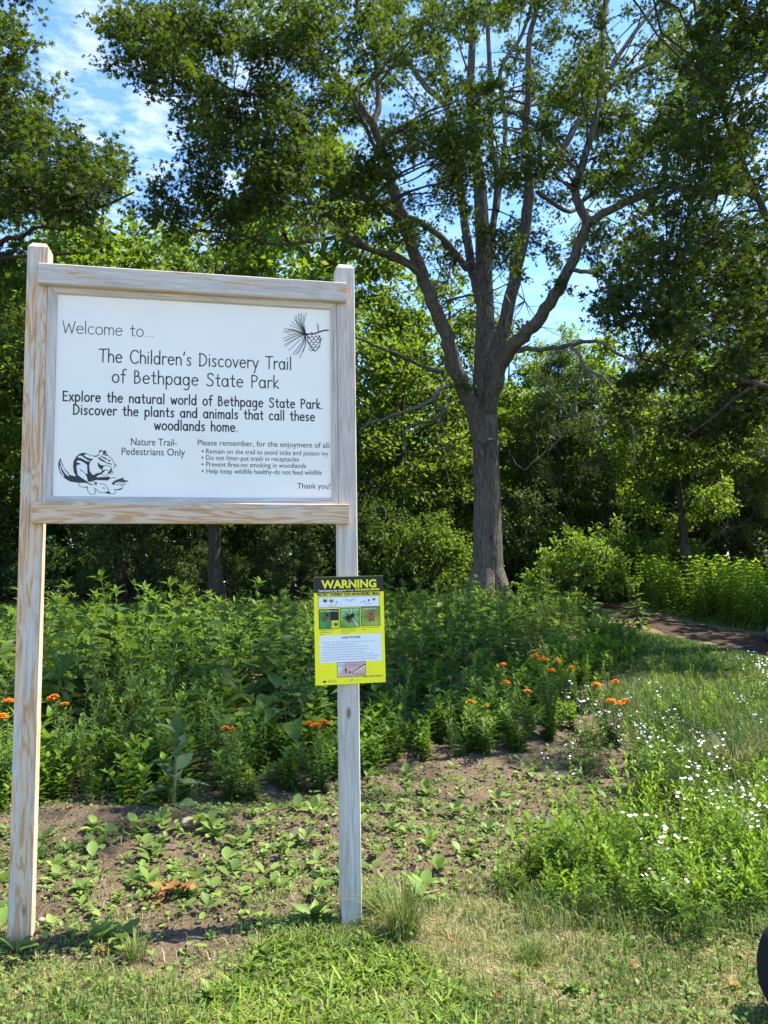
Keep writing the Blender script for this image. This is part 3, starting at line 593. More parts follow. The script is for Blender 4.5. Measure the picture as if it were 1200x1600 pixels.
B = MB(); tick(B, 292, 628, 40, .05, .62, -.0024, 1.2); tick(B, 402, 718, 20, 0, .1, -.0024); B.build('tick_drawing', M_tick, ph)
ph = nbox(456, 533, 682, 754, -.0012).build('picture', green('photo_green_bright', (.06, .25, .035), (.20, .48, .12), 24), notice); B = MB()
for P in ([(590, 650), (604, 650), (668, 745), (650, 747)], [(470, 590), (476, 600), (560, 640), (556, 630)], [(530, 560), (537, 558), (575, 600), (568, 604)], [(580, 600), (588, 600), (592, 540), (584, 540)]): npoly(B, P, -.0016, 1)
B.build('picture_ground', M_leafprint, ph)
B = MB(); tick(B, 552, 660, 46, 0, .62, -.0024, -.35); npoly(B, ell(553, 640, 32, 30), -.0034, 0); npoly(B, ell(598, 615, 24, 26), -.0034, 0); B.build('tick_drawing', M_tick, ph)
ph = nbox(704, 526, 922, 742, -.0012).build('picture', green('photo_green_yellow', (.10, .22, .02), (.30, .42, .06), 14), notice)
B = MB(); tick(B, 818, 635, 62, .75, .9, -.0018)
for x, y in ((798, 640), (812, 668), (838, 650), (826, 612), (806, 608), (845, 675), (800, 680)): npoly(B, ell(x, y, 7, 12, 10), -.0032, .35)
B.build('tick_drawing', M_tick, ph)
B = MB()
for s, x0, x1, y in (('Deer Tick (female)', 218, 425, 562), ('Lone Star Tick (female)', 466, 672, 552), ('American Dog Tick', 735, 885, 546)): ntext(B, s, x0, x1, y, 15, -.0036, .02)
B.build('caption', M_wht, plate)
ab = nbox(212, 842, 936, 1165, -.0006).build('advice_box', M_wht, notice)
B = MB(); ntext(B, 'AVOID TICK BITES:', 465, 690, 886, 22, -.0012, .03); B.build('heading', M_blk, ab)
B = MB()
for k, (s, x1) in enumerate((('Dress to protect yourself from ticks - Wear long pants tucked into socks,', 855), ('long sleeved shirts, light colored clothing etc.', 640), ('Consider using tick repellents for yourself, clothing and gear', 765), ('Walk in the center of trails - avoid brush and overgrown areas', 782), ('Inspect skin and clothing often for ticks, bites, breaks etc.', 750),
                            ('Check yourself, family members and pets for ticks as soon as possible', 840), ('Carefully remove attached ticks using tweezers as shown and monitor symptoms', 905), ('Contact the Park Office if you have a question about ticks on your visit etc.', 878))):
    y = 930 + k * 29.5; ntext(B, s, 255, x1, y, 12, -.0012)
    if k != 1: npoly(B, ell(232, y - 7, 4, 4, 8), -.0012)
B.build('lettering', plain('blue_grey_print', (.13, .16, .24), .5), ab)
tw = nbox(413, 1171, 737, 1334, -.0012).build('picture', plain('pink_print', (.66, .40, .38), .5), notice); B = MB()
npoly(B, [(413, 1171), (500, 1171), (470, 1240), (413, 1330)], -.0016, .8); B.build('picture_ground', M_leafprint, tw)
B = MB()
for P in ([(575, 1292), (737, 1190), (737, 1206), (585, 1296)], [(502, 1300), (502, 1262), (494, 1262), (508, 1225), (522, 1262), (514, 1262), (514, 1300)]): npoly(B, P, -.0018)
ntext(B, 'Grasp the tick close to the skin with', 425, 690, 1198, 9, -.0020); ntext(B, 'tweezers. Do not squeeze or crush', 425, 680, 1214, 9, -.0020); ntext(B, 'Pull straight upward', 580, 728, 1306, 9, -.0018); ntext(B, 'away from skin', 610, 722, 1322, 9, -.0018)
tick(B, 552, 1288, 11, .1, .3, -.0020); B.build('lettering', M_blk, tw)
B = MB(); npoly(B, [(590, 1292), (737, 1206), (737, 1224), (594, 1298)], -.0018); B.build('tweezers_drawing', M_wht, tw)
M_screw = plain('screw_steel', (.45, .43, .36), .35, .6)
for x, y in ((574, 210), (574, 1378)):
    B = MB(); q = nq(x, y); a_ = np.arange(12) * PI / 6; B.poly([(q[0] + .0045 * math.cos(k), -.003, q[1] + .0045 * math.sin(k)) for k in a_])
    B.add([(q[0] + .0055 * math.cos(k), v, q[1] + .0055 * math.sin(k)) for v in (-.0005, -.003) for k in a_], [np.array([(k, (k + 1) % 12, (k + 1) % 12 + 12, k + 12) for k in range(12)])]); B.build('screw', M_screw, notice)

# ------------------------------------------------------------------ trees
def unit(n_, r=rng):
    v = r.normal(size=(n_, 3)); return v / np.linalg.norm(v, axis=1)[:, None]
def clump(B, c, R, n_, size, tmpl, flat=.65, up=.8, lo=.15, hi=.85, r=rng):
    u = unit(n_, r) * (r.random(n_) ** .5)[:, None] * R; u[:, 2] *= flat
    pos = c + u; ax = u / R * 1.0 + r.normal(size=(n_, 3)) * .6; ax[:, 2] -= .25
    nr_ = r.normal(size=(n_, 3)) * .55; nr_[:, 2] += up
    s = size * r.uniform(.7, 1.25, n_); B.leaves(tmpl, pos, ax, nr_, s, r.uniform(lo, hi, n_))
def limb(pts, n=5):
    return smooth_curve(np.array(pts, float), n)
def grow(T, L, start, r0, c, R, nleaf, size, tmpl, r=rng, ntwig=6, lo=.1, hi=.9, flat=.65):
    """a branch from a limb to a mass of leaves, its twigs, and the leaves on them"""
    d = c - start; l = np.linalg.norm(d); k = max(4, int(l / .5)); t_ = np.linspace(0, 1, k)[:, None]
    P = start + d * t_ + np.array([0, 0, 1]) * (t_ * (1 - t_)) * l * .28 + r.normal(size=(k, 3)) * .05 * l * (t_ * (1 - t_)) * 1.6
    T.tube(P, np.linspace(r0, .007, k), 5, .5)
    tips = []
    for q in range(ntwig):
        s = P[min(k - 1, int(k * r.uniform(.45, 1)))]; e = c + unit(1, r)[0] * R * r.uniform(.5, 1.05) * np.array([1, 1, flat])
        m_ = (s + e) / 2 + r.normal(size=3) * .12 * R + np.array([0, 0, .12 * R]); T.tube([s, m_, e], [.008, .006, .003], 3, .5); tips.append((s, m_, e))
    for s, m_, e in tips:
        n_ = nleaf // ntwig; t1 = r.uniform(.25, 1.05, n_)[:, None]; pos = (1 - t1) ** 2 * s + 2 * t1 * (1 - t1) * m_ + t1 ** 2 * e + r.normal(size=(n_, 3)) * .17 * R * np.array([1, 1, .7])
        ax = (e - s) / (np.linalg.norm(e - s) + 1e-6) + r.normal(size=(n_, 3)) * .75; ax[:, 2] -= .3
        nr_ = r.normal(size=(n_, 3)) * .5; nr_[:, 2] += .85
        L.leaves(tmpl, pos, ax, nr_, size * r.uniform(.65, 1.25, n_), r.uniform(lo, hi, n_))

# --- the big oak, limbs traced as (px, py, width in px, distance in front of or behind the trunk)
OD = 20.0
def tp(px, py, w, dy): q = at(px, py, OD + dy); return np.array([*q, w / F * (OD + dy) / 2])
LIMBS = [
 [(764, 960, 66, 0), (764, 935, 57, 0), (763, 900, 50, 0), (762, 850, 47, 0), (761, 780, 44, 0), (759, 710, 42, 0), (757, 655, 42, 0), (757, 610, 38, 0), (757, 560, 34, .1), (758, 490, 30, .3), (755, 400, 26, .5), (751, 310, 22, .6), (744, 240, 18, .6), (735, 160, 14, .8), (738, 60, 12, 1), (741, -60, 9, 1.2), (735, -260, 6, 1)],
 [(752, 690, 30, -.1), (742, 640, 32, -.2), (718, 592, 30, -.5), (697, 525, 27, -.9), (672, 460, 25, -1.3), (650, 408, 23, -1.7), (632, 350, 22, -2), (612, 292, 20, -2.3), (596, 232, 18, -2.6), (580, 190, 16, -2.9), (545, 142, 12, -3.2), (508, 92, 9, -3.6), (470, 20, 7, -4), (440, -90, 5, -4.4)],
 [(582, 196, 13, -2.9), (592, 160, 12, -2.7), (588, 90, 10, -2.5), (584, 20, 9, -2.4), (590, -120, 6, -2)],
 [(750, 470, 20, .4), (730, 380, 16, 1.2), (712, 230, 15, 1.6), (698, 168, 14, 1.8), (664, 134, 11, 2), (628, 78, 9, 2.2), (598, 32, 8, 2.4), (560, -60, 5, 2.6)],
 [(700, 180, 11, 1.8), (692, 105, 9, 2), (676, 40, 8, 2.1), (668, -70, 5, 2.3)],
 [(765, 620, 30, -.1), (778, 540, 26, -.5), (795, 478, 24, -.8), (815, 380, 22, -1.2), (827, 298, 19, -1.5), (820, 228, 16, -1.6), (825, 148, 13, -1.7), (828, 60, 11, -1.8), (844, -20, 9, -2), (850, -160, 6, -2)],
 [(825, 300, 13, -1.5), (842, 276, 13, -1.2), (878, 234, 12, -.8), (908, 182, 10, -.4), (940, 130, 9, 0), (985, 60, 8, .4), (1040, -10, 6, .8)],
 [(758, 470, 16, .4), (776, 300, 12, 1), (768, 220, 10, 1.5), (765, 105, 9, 1.8), (761, 0, 7, 2), (770, -120, 5, 2.2)],
 [(776, 330, 11, .8), (790, 200, 9, 1.6), (782, 112, 8, 2), (816, 54, 7, 2.3), (840, -30, 5, 2.6)],
 [(764, 640, 30, -.2), (775, 592, 28, -.6), (798, 545, 26, -1.2), (832, 510, 24, -1.8), (866, 464, 22, -2.3), (890, 420, 20, -2.6), (905, 380, 18, -2.8), (917, 349, 18, -3), (902, 315, 16, -3), (900, 292, 15, -3), (911, 256, 14, -3), (930, 190, 13, -2.8), (941, 142, 12, -2.6), (940, 60, 10, -2.4), (950, -20, 9, -2.4), (975, -150, 6, -2)],
 [(917, 350, 14, -3), (942, 334, 15, -3.3), (996, 308, 14, -3.8), (1042, 289, 13, -4.2), (1080, 294, 12, -4.5), (1112, 298, 12, -4.8), (1160, 302, 10, -5), (1215, 310, 9, -5.2), (1290, 290, 6, -5.6)],
 [(936, 150, 10, -2.6), (965, 128, 10, -2.2), (1000, 106, 9, -1.9), (1040, 80, 8, -1.5), (1090, 40, 7, -1.2), (1150, -10, 5, -1)],
 [(640, 352, 13, -1.9), (608, 332, 12, -2.4), (576, 310, 11, -3), (550, 282, 10, -3.4), (500, 256, 9, -4), (466, 216, 8, -4.4), (440, 172, 7, -4.8), (410, 150, 6, -5.1), (330, 150, 4, -5.6), (250, 150, 3, -6)],
 [(730, 420, 14, .4), (690, 372, 12, -.4), (650, 345, 11, -.9), (600, 328, 10, -1.4), (546, 300, 9, -1.9), (500, 290, 7, -2.4), (440, 300, 5, -3)],
 [(655, 420, 13, -1.6), (620, 400, 11, -2.3), (576, 388, 9, -3), (525, 346, 8, -3.6), (488, 318, 7, -4), (470, 290, 6, -4.2), (458, 268, 5, -4.4), (400, 240, 4, -5)],
 [(662, 440, 12, -1.5), (640, 416, 10, -2), (600, 398, 9, -2.5), (560, 384, 8, -3), (520, 372, 7, -3.4), (436, 382, 6, -4.2), (370, 366, 5, -4.8), (300, 357, 4, -5.4), (240, 330, 3, -5.8)],
 [(892, 421, 8, -2.6), (908, 424, 8, -2.9), (934, 428, 7, -3.2), (960, 452, 7, -3.6), (984, 478, 6, -4), (1006, 508, 6, -4.3), (1026, 534, 6, -4.6), (1048, 586, 5, -4.9), (1088, 626, 4, -5.2), (1110, 662, 2, -5.4)],
 [(905, 180, 8, -.4), (860, 160, 6, -1), (830, 165, 6, -1.6), (800, 155, 4, -2)],
 [(590, 240, 8, -2.6), (560, 176, 7, -3.2), (535, 132, 6, -3.8), (500, 112, 5, -4.4), (440, 90, 4, -5), (360, 70, 3, -5.4)],
 [(840, 300, 9, -1.3), (890, 330, 8, -.4), (925, 300, 7, .4), (975, 260, 6, 1), (1030, 210, 5, 1.6), (1090, 160, 4, 2)],
]
DEADL = [
 [(706, 604, 8, -.6), (690, 606, 8, -1), (676, 624, 7, -1.3), (652, 636, 7, -1.6), (628, 644, 6, -2), (600, 655, 5, -2.4), (578, 660, 4, -2.6), (562, 674, 2, -2.8)],
 [(692, 582, 8, -.8), (672, 577, 7, -1.2), (646, 566, 6, -1.7), (620, 552, 6, -2.1), (598, 546, 5, -2.5), (566, 531, 4, -3), (540, 520, 2, -3.4)],
 [(705, 620, 7, -.5), (694, 640, 6, -1), (682, 655, 6, -1.3), (660, 660, 5, -1.6), (632, 672, 4, -2), (634, 700, 3, -2.1), (632, 726, 1.5, -2.2)],
 [(682, 656, 4, -1.3), (700, 682, 3.5, -1.2), (704, 690, 3, -1.2), (694, 702, 3, -1.3), (697, 730, 2, -1.3), (704, 765, 1, -1.4)],
 [(694, 702, 2.5, -1.3), (672, 700, 2, -1.5), (650, 704, 1, -1.8)],
 [(800, 548, 9, -1.1), (826, 545, 9, -1.6), (850, 546, 8, -2), (878, 541, 8, -2.3), (902, 536, 7, -2.6), (936, 533, 6, -3), (968, 555, 5, -3.3), (1002, 566, 3, -3.6), (1030, 575, 2, -3.8)],
 [(892, 542, 6, -2.5), (908, 558, 6, -2.7), (912, 574, 6, -2.8), (940, 588, 5, -3), (955, 606, 5, -3.1), (970, 632, 4, -3.2), (990, 680, 3, -3.3), (990, 735, 1.5, -3.3)],
 [(906, 572, 4, -2.7), (900, 610, 4, -2.8), (896, 650, 4, -2.8), (886, 668, 4, -2.8), (872, 690, 3, -2.8), (845, 712, 3, -2.7), (820, 734, 2, -2.6)],
 [(914, 578, 3, -2.8), (930, 600, 3, -2.9), (938, 640, 3, -3), (944, 690, 1.5, -3)],
 [(664, 372, 0, 0)],
 [(770, 687, 4, -.52), (758, 689, 5, -.56), (750, 697, 5, -.56), (752, 716, 4, -.42)],
 [(1048, 587, 3, -4.9), (1020, 560, 2, -4.7), (990, 545, 2, -4.5)], [(1105, 655, 2, -5.4), (1095, 690, 2, -5.4), (1080, 705, 1, -5.4)], [(1108, 660, 2, -5.4), (1130, 690, 2, -5.5), (1150, 705, 1, -5.5)],
 [(605, 400, 4, -2.4), (625, 380, 4, -2.3), (640, 372, 3, -2.2), (612, 366, 2, -2.4)], [(700, 470, 4, -1.2), (730, 462, 4, -2), (760, 458, 3, -2.4), (800, 440, 2, -2.6)],
 [(790, 460, 3, -2), (798, 480, 4, -2.2), (790, 510, 3, -2.3), (800, 540, 3, -2.4)], [(660, 545, 3, -1.6), (700, 500, 3, -1.9), (740, 470, 2, -2.2), (790, 420, 1.5, -2.4)],
]
oak = tag(empty('oak_tree', (*at(764, 945, OD)[:2], float(gz(*at(764, 945, OD)[:2])))), 'big spreading oak with a thick grey trunk standing behind the flower bed', 'tree')
oo = np.array(oak.location)
T = MB(); L = MB(); NODES = []
for k, Lm in enumerate(LIMBS):
    P = np.array([tp(*q) for q in Lm]); S = smooth_curve(P, 5)
    if k == 0:
        S[:, 3] *= 1.0; z0 = oo[2] - .15; first = S[0].copy(); first[2] = z0; first[3] *= 1.12; S = np.concatenate([[first], S[S[:, 2] > z0 + .1]])
    xyz = S[:, :3] - oo
    S[:, 3] *= .88 if k else .96
    if k: xyz[2:] += rng.normal(size=(len(xyz) - 2, 3)) * S[2:, 3:4] * .12
    if k == 0:                                    # the bole: furrowed bark as real relief
        i_ = np.linspace(0, len(xyz) - 1, 420); xz = np.stack([np.interp(i_, np.arange(len(xyz)), xyz[:, c]) for c in range(3)], 1); rr = np.interp(i_, np.arange(len(xyz)), S[:, 3]); T.tube(xz, rr, 96, .5)
        Vb = T.V[-1].reshape(-1, 96, 3); th = np.arange(96)[None] * 2 * PI / 96; h_ = xz[:, 2:3]
        wv = th + .10 * np.sin(h_ * 1.9 + 3 * th) + .05 * np.sin(h_ * 5.3 + 5 * th); rid = .5 * np.abs(np.sin(wv * 11)) + .5 * np.abs(np.sin(wv * 17 + .6 * np.sin(h_ * 2.3))) + .25 * np.sin(h_ * 9 + 8 * np.sin(th * 3)) * np.sin(wv * 23) + rng.normal(size=(420, 96)) * .10
        o_ = Vb - xz[:, None]; Vb += o_ / (np.linalg.norm(o_, axis=2)[..., None] + 1e-6) * ((rid - .7) * .022 * np.minimum(1, rr / .2)[:, None])[..., None]
    else: T.tube(xyz, S[:, 3], 10, .5)
    for q in range(len(S)):
        if k > 0 and q > 6 or k == 0 and S[q, 2] > 8: NODES.append((*xyz[q], S[q, 3]))
# buttress roots
for a_ in np.linspace(0, 2 * PI, 7)[:-1] + .3:
    d = np.array([math.cos(a_), math.sin(a_), 0]); T.tube([d * .18 + (0, 0, .9), d * .42 + (0, 0, .34), d * .66 + (0, 0, .06), d * .95 + (0, 0, -.12)], [.26, .22, .15, .06], 8)
NODES = np.array(NODES)
# masses of leaves: (px, py, distance from the trunk's plane, radius m)
OL = []
def lobes(x0, x1, y0, y1, n_, d0, d1, R0=.55, R1=.95):
    for _ in range(n_): OL.append((rng.uniform(x0, x1), rng.uniform(y0, y1), rng.uniform(d0, d1), rng.uniform(R0, R1)))
lobes(215, 560, -40, 80, 26, -7, -2); lobes(160, 300, 10, 120, 8, -7, -5, .5, .7); lobes(215, 380, 70, 190, 8, -7, -4); lobes(300, 480, 170, 300, 13, -7, -3); lobes(400, 570, 60, 190, 11, -6, -1)
lobes(300, 500, 280, 370, 7, -7, -4); lobes(480, 600, 200, 340, 9, -5, 1); lobes(560, 720, -40, 90, 14, -5, 3); lobes(590, 760, 140, 300, 17, -5, 3); lobes(700, 900, -60, 60, 13, -4, 4)
lobes(700, 900, 150, 330, 16, -5, 3); lobes(840, 980, 60, 190, 8, -4, 3); lobes(920, 1130, -60, 110, 15, -5, 3); lobes(960, 1180, 110, 270, 16, -6, 2); lobes(930, 1060, 190, 300, 7, -5, 0); lobes(980, 1200, 320, 420, 9, -6, -2)
lobes(560, 720, 310, 420, 7, -4, 3); lobes(740, 880, 350, 450, 6, -3, 4, .45, .7); lobes(140, 240, 30, 80, 3, -6.5, -5, .5, .6); lobes(760, 1000, 180, 420, 10, -3, 5, .45, .7); lobes(200, 420, 200, 360, 9, -8, -5, .5, .8); lobes(560, 900, -40, 180, 10, -4, 5, .5, .8); lobes(840, 1000, 110, 290, 13, -5, 3, .45, .7); lobes(930, 1020, 330, 440, 5, -5, -2, .4, .6); lobes(640, 800, 60, 260, 8, -5, 3, .45, .7); lobes(780, 960, 0, 240, 12, -5, 4, .45, .75); lobes(600, 760, 0, 120, 6, -4, 4, .5, .7)
for _ in range(150):                            # the part of the crown above the picture and behind the trunk
    u = unit(1)[0]; q = np.array([1.2, -.5, 11.5]) + u * np.array([9.0, 7.5, 5.5]) * rng.uniform(.45, 1) ** .5
    OL.append(('w', q, 0, rng.uniform(.8, 1.2)))
for lb in OL:
    if lb[0] == 'w':
        c = lb[1]; Rr = lb[3]
        pz = (c + oo - np.array([0, 0, CAMZ])); dz = pz @ FW; yy = 800 - F * (pz @ UP) / dz
        if yy > -90: continue
    else: c = at(lb[0], lb[1], OD + lb[2]) - oo; Rr = lb[3]
    dd = np.linalg.norm(NODES[:, :3] - c, axis=1) + np.maximum(0, NODES[:, 2] - c[2] - .5) * .8; k = dd.argmin()
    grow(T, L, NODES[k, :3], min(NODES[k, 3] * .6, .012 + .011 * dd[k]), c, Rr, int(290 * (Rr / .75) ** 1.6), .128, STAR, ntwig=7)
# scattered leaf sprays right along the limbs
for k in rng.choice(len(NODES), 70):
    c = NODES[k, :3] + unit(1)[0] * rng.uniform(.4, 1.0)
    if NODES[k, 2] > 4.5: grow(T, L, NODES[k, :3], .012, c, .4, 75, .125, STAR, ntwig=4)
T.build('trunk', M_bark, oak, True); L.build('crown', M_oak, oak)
for Lm in DEADL:
    if len(Lm) < 2: continue
    D = MB(); S = smooth_curve(np.array([tp(*q) for q in Lm]), 4); xyz = S[:, :3] - oo; xyz[1:] += rng.normal(size=(len(xyz) - 1, 3)) * .012
    D.tube(xyz, S[:, 3] * .92, 7)
    for q in range(3, len(S), 3):
        if len(Lm) > 4:
            e = xyz[q] + unit(1)[0] * rng.uniform(.2, .7) * np.array([1, .7, .8]); D.tube([xyz[q], (xyz[q] + e) / 2 + rng.normal(size=3) * .06, e], [S[q, 3] * .45, .008, .003], 4)
    D.build('dead_branch', M_dead if Lm[0][0] in (706, 892, 1048, 1105, 1108) else M_bark, oak, True)
for c in ((760, 470), (700, 440), (800, 520), (690, 420), (820, 470)):   # a tangle of bare twigs round the fork
    D = MB(); s = at(c[0], c[1], OD - 1.2) - oo
    for _ in range(11):
        e = s + unit(1)[0] * rng.uniform(.5, 1.6) * np.array([1.2, .7, 1]); D.tube([s, (s + e) / 2 + rng.normal(size=3) * .18, e], [.014, .009, .003], 4)
    D.build('bare_twigs', M_dead, oak, True)

# --- trees whose trunks stand outside the picture or at its edge, built limb by limb
def edge_tree(name, label, base, H, r0, limbs, lobes_, size, mat, bmat, nl=170, tmpl=STAR):
    o = tag(empty(name, (base[0], base[1], float(gz(*base)))), label, 'tree'); b0 = np.array(o.location); T = MB(); L = MB(); ND = []
    k = 14; t_ = np.linspace(0, 1, k); P = np.stack([.25 * np.sin(t_ * 3 + base[0]), .2 * np.sin(t_ * 4), t_ * H - .2], 1); T.tube(P, r0 * (1.25 * np.exp(-t_ * 14) + 1 - .75 * t_), 14)
    for q in range(5, k): ND.append((*P[q], r0 * (1 - .75 * t_[q])))
    for Lm in limbs:
        S = smooth_curve(np.array([[*(at(px, py, Y) - b0), w / F * Y / 2] for px, py, w, Y in Lm]), 5)
        s0 = P[np.argmin(np.abs(P[:, 2] - (S[0, 2] - 1.0)))]; S = np.concatenate([[[*s0, S[0, 3] * 1.2]], S]); T.tube(S[:, :3], S[:, 3], 8)
        for q in S[3:]: ND.append(tuple(q))
    ND = np.array(ND)
    for lb in lobes_:
        c = (at(lb[0], lb[1], lb[2]) if lb[0] != 'w' else lb[1] + b0) - b0; dd = np.linalg.norm(ND[:, :3] - c, axis=1) + np.maximum(0, ND[:, 2] - c[2] - .5) * .8; k = dd.argmin()
        grow(T, L, ND[k, :3], min(ND[k, 3] * .6, .012 + .011 * dd[k]), c, lb[3], int(nl * (lb[3] / .75) ** 1.6), size, tmpl, ntwig=7)
    T.build('trunk', bmat, o, True); L.build('crown', mat, o); return o
def lob(x0, x1, y0, y1, n_, d0, d1, R0=.5, R1=.9): return [(rng.uniform(x0, x1), rng.uniform(y0, y1), rng.uniform(d0, d1), rng.uniform(R0, R1)) for _ in range(n_)]
def shell(n_, c, r_, keep): 
    o = []
    for _ in range(n_):
        q = np.array(c) + unit(1)[0] * np.array(r_) * rng.uniform(.4, 1) ** .5
        if keep(q): o.append(('w', q, 0, rng.uniform(.7, 1.1)))
    return o
edge_tree('oak_tree', 'dark oak leaning in over the trail from beyond the right edge of the view', (8.2, 12.6), 13, .34,
  [[(1290, 640, 20, 12.5), (1215, 548, 16, 12.2), (1190, 520, 14, 12), (1165, 486, 12, 11.8), (1142, 474, 9, 11.6), (1100, 470, 6, 11.3), (1050, 450, 4, 11)],
   [(1290, 640, 14, 12.5), (1200, 606, 11, 12), (1160, 596, 9, 11.8), (1120, 590, 8, 11.6), (1060, 576, 5, 11.2), (1000, 560, 3, 10.8)], [(1195, 595, 7, 12), (1150, 620, 6, 11.6), (1110, 655, 4, 11.2), (1060, 690, 2, 11)],
   [(1300, 400, 16, 12.5), (1210, 350, 13, 12), (1185, 310, 11, 11.8), (1150, 230, 9, 11.5), (1120, 150, 7, 11.2)]],
  lob(1000, 1230, 400, 520, 27, 8.5, 13, .4, .75) + lob(950, 1080, 440, 510, 8, 9, 12, .35, .55) + lob(940, 1180, 520, 690, 16, 10.5, 14.5, .35, .65) + lob(1090, 1240, 560, 740, 9, 11, 14) + lob(1040, 1240, 60, 400, 34, 8.2, 13, .4, .75) + lob(1110, 1240, -60, 100, 10, 8, 12, .4, .75) +
  shell(30, (-.2, -2.2, 10.5), (5.2, 5.2, 3.0), lambda q: q[0] + 8.2 > .62 * (q[1] + 12.6)) + shell(24, (-4.6, -2.4, 12.4), (4.2, 2.4, 1.3), lambda q: q[2] > 2.4 + .95 * (q[1] + 12.6)), .118, M_oak, M_bark2, 300)  # second shell: unseen lobes above the view, added to shade the bed
edge_tree('oak_tree', 'leafy oak at the left edge with sunlit outer sprays above a dark shaded skirt', (-8.3, 13.0), 13, .32,
  [[(-90, 420, 14, 12.5), (0, 338, 10, 12), (40, 330, 9, 11.8), (100, 332, 7, 11.5), (160, 322, 5, 11.2), (210, 300, 3, 11)], [(-90, 470, 10, 12.5), (0, 380, 8, 12), (30, 372, 7, 12), (60, 355, 5, 11.8), (100, 360, 3, 11.6)],
   [(-100, 330, 12, 12.5), (-40, 200, 9, 12), (20, 120, 6, 11.6), (50, 60, 4, 11.4)], [(-90, 430, 9, 12.3), (0, 405, 7, 12), (60, 400, 5, 11.8), (130, 395, 3, 11.6)]],
  lob(-60, 60, 20, 200, 18, 10.5, 13.5, .45, .7) + lob(-60, 40, -60, 40, 6, 10.5, 13.5, .5, .7) + lob(-60, 120, 190, 320, 24, 10, 13, .5, .75) + lob(100, 215, 225, 300, 8, 10.5, 12.5, .35, .5) + lob(-60, 140, 310, 360, 6, 11, 13, .35, .5) + lob(-80, 50, 400, 520, 8, 12, 14, .5, .8) +
  shell(46, (-.8, 0, 8.5), (4.6, 5, 4.6), lambda q: q[0] < .8), .122, M_oak, M_bark2, 280)

# --- woodland trees: a few built kinds, copied
def make_tree(name, H, spread, seed, mat, bmat, size, nclump, nleaf, z0=.22, lean=0, shape=1.0):
    r = np.random.default_rng(seed); o = empty(name); T = MB(); L = MB(); k = 12; t_ = np.linspace(0, 1, k)
    P = np.stack([lean * t_ ** 2 + .18 * np.sin(t_ * 4 + seed), .15 * np.cos(t_ * 3 + seed), t_ * H * .92 - .25], 1); r0 = H * .016
    T.tube(P, r0 * (1.0 * np.exp(-t_ * 16) + 1 - .85 * t_), 10); ND = [(*P[q], r0 * (1 - .85 * t_[q])) for q in range(3, k)]
    for q in range(11):
        h = r.uniform(z0, .8); s = P[int(h * (k - 1))]; a_ = q * 2.4 + r.uniform(-.4, .4); l = spread * r.uniform(.55, .95) * (1 - .35 * h)
        d = np.array([math.cos(a_), math.sin(a_), r.uniform(.25, .8)]); Q = np.array([s + d * l * u + np.array([0, 0, .18 * l * math.sin(u * 3)]) + r.normal(size=3) * .06 * l * u for u in np.linspace(0, 1, 6)])
        T.tube(Q, np.linspace(r0 * .38, .02, 6), 6); ND += [(*v, r0 * .2) for v in Q[2:]]
    ND = np.array(ND); zc = H * (z0 + 1) / 2; rz = H * (1 - z0) / 2
    for q in range(nclump):
        u = unit(1, r)[0] * r.uniform(.35, 1) ** .45; u = u * np.array([spread, spread, rz]); hh_ = (u[2] / rz + 1) / 2; u[:2] *= (1 - shape * .45 * hh_)
        c = u + np.array([lean * hh_ ** 2, 0, zc]); dd = np.linalg.norm(ND[:, :3] - c, axis=1) + np.maximum(0, ND[:, 2] - c[2]) * .6; k2 = dd.argmin()
        grow(T, L, ND[k2, :3], min(.05, .01 + .009 * dd[k2]), c, r.uniform(.7, 1.15), nleaf, size, tmpl_for(name), r, 6, .05, .95)
    T.build('trunk', bmat, o, True); L.build('crown', mat, o); return o
def tmpl_for(name): return NEEDLE if 'pine' in name else SIMPLE
M_tree2 = leafmat('tree_leaf_yellow', (.030, .070, .012), (.105, .17, .022), (.29, .42, .022), .48, .5, .5)
M_pine = leafmat('pine_needles', (.026, .055, .020), (.075, .115, .032), (.13, .19, .025), .30, .55, .4)
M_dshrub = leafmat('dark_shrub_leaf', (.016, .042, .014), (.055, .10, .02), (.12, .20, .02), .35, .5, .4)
TR = [make_tree('woodland_tree', 13.5, 4.4, 11, M_tree, M_bark2, .23, 95, 160, .16), make_tree('woodland_tree', 16.5, 4.8, 12, M_tree2, M_bark2, .23, 110, 160, .22), make_tree('woodland_tree', 11, 4.0, 13, M_tree, M_bark2, .21, 85, 160, .10, .8),
      make_tree('woodland_tree', 14.5, 4.0, 14, M_tree2, M_bark2, .22, 90, 160, .2, -.7), make_tree('pine_tree', 12.5, 3.3, 15, M_pine, M_bark2, .34, 95, 230, .2, .3, 1.4)]
used = set()
def place_tree(kind, px, Y, s, rz, label, sz=1.0, group=None):
    o = TR[kind] if kind not in used else copy_tree(TR[kind]); used.add(kind)
    x = at(px, 900, Y)[0]; o.location = (x, Y, float(gz(x, Y)) - .05); o.rotation_euler = (0, 0, rz); o.scale = (s, s, s * sz)
    tag(o, label, 'tree', group); return o
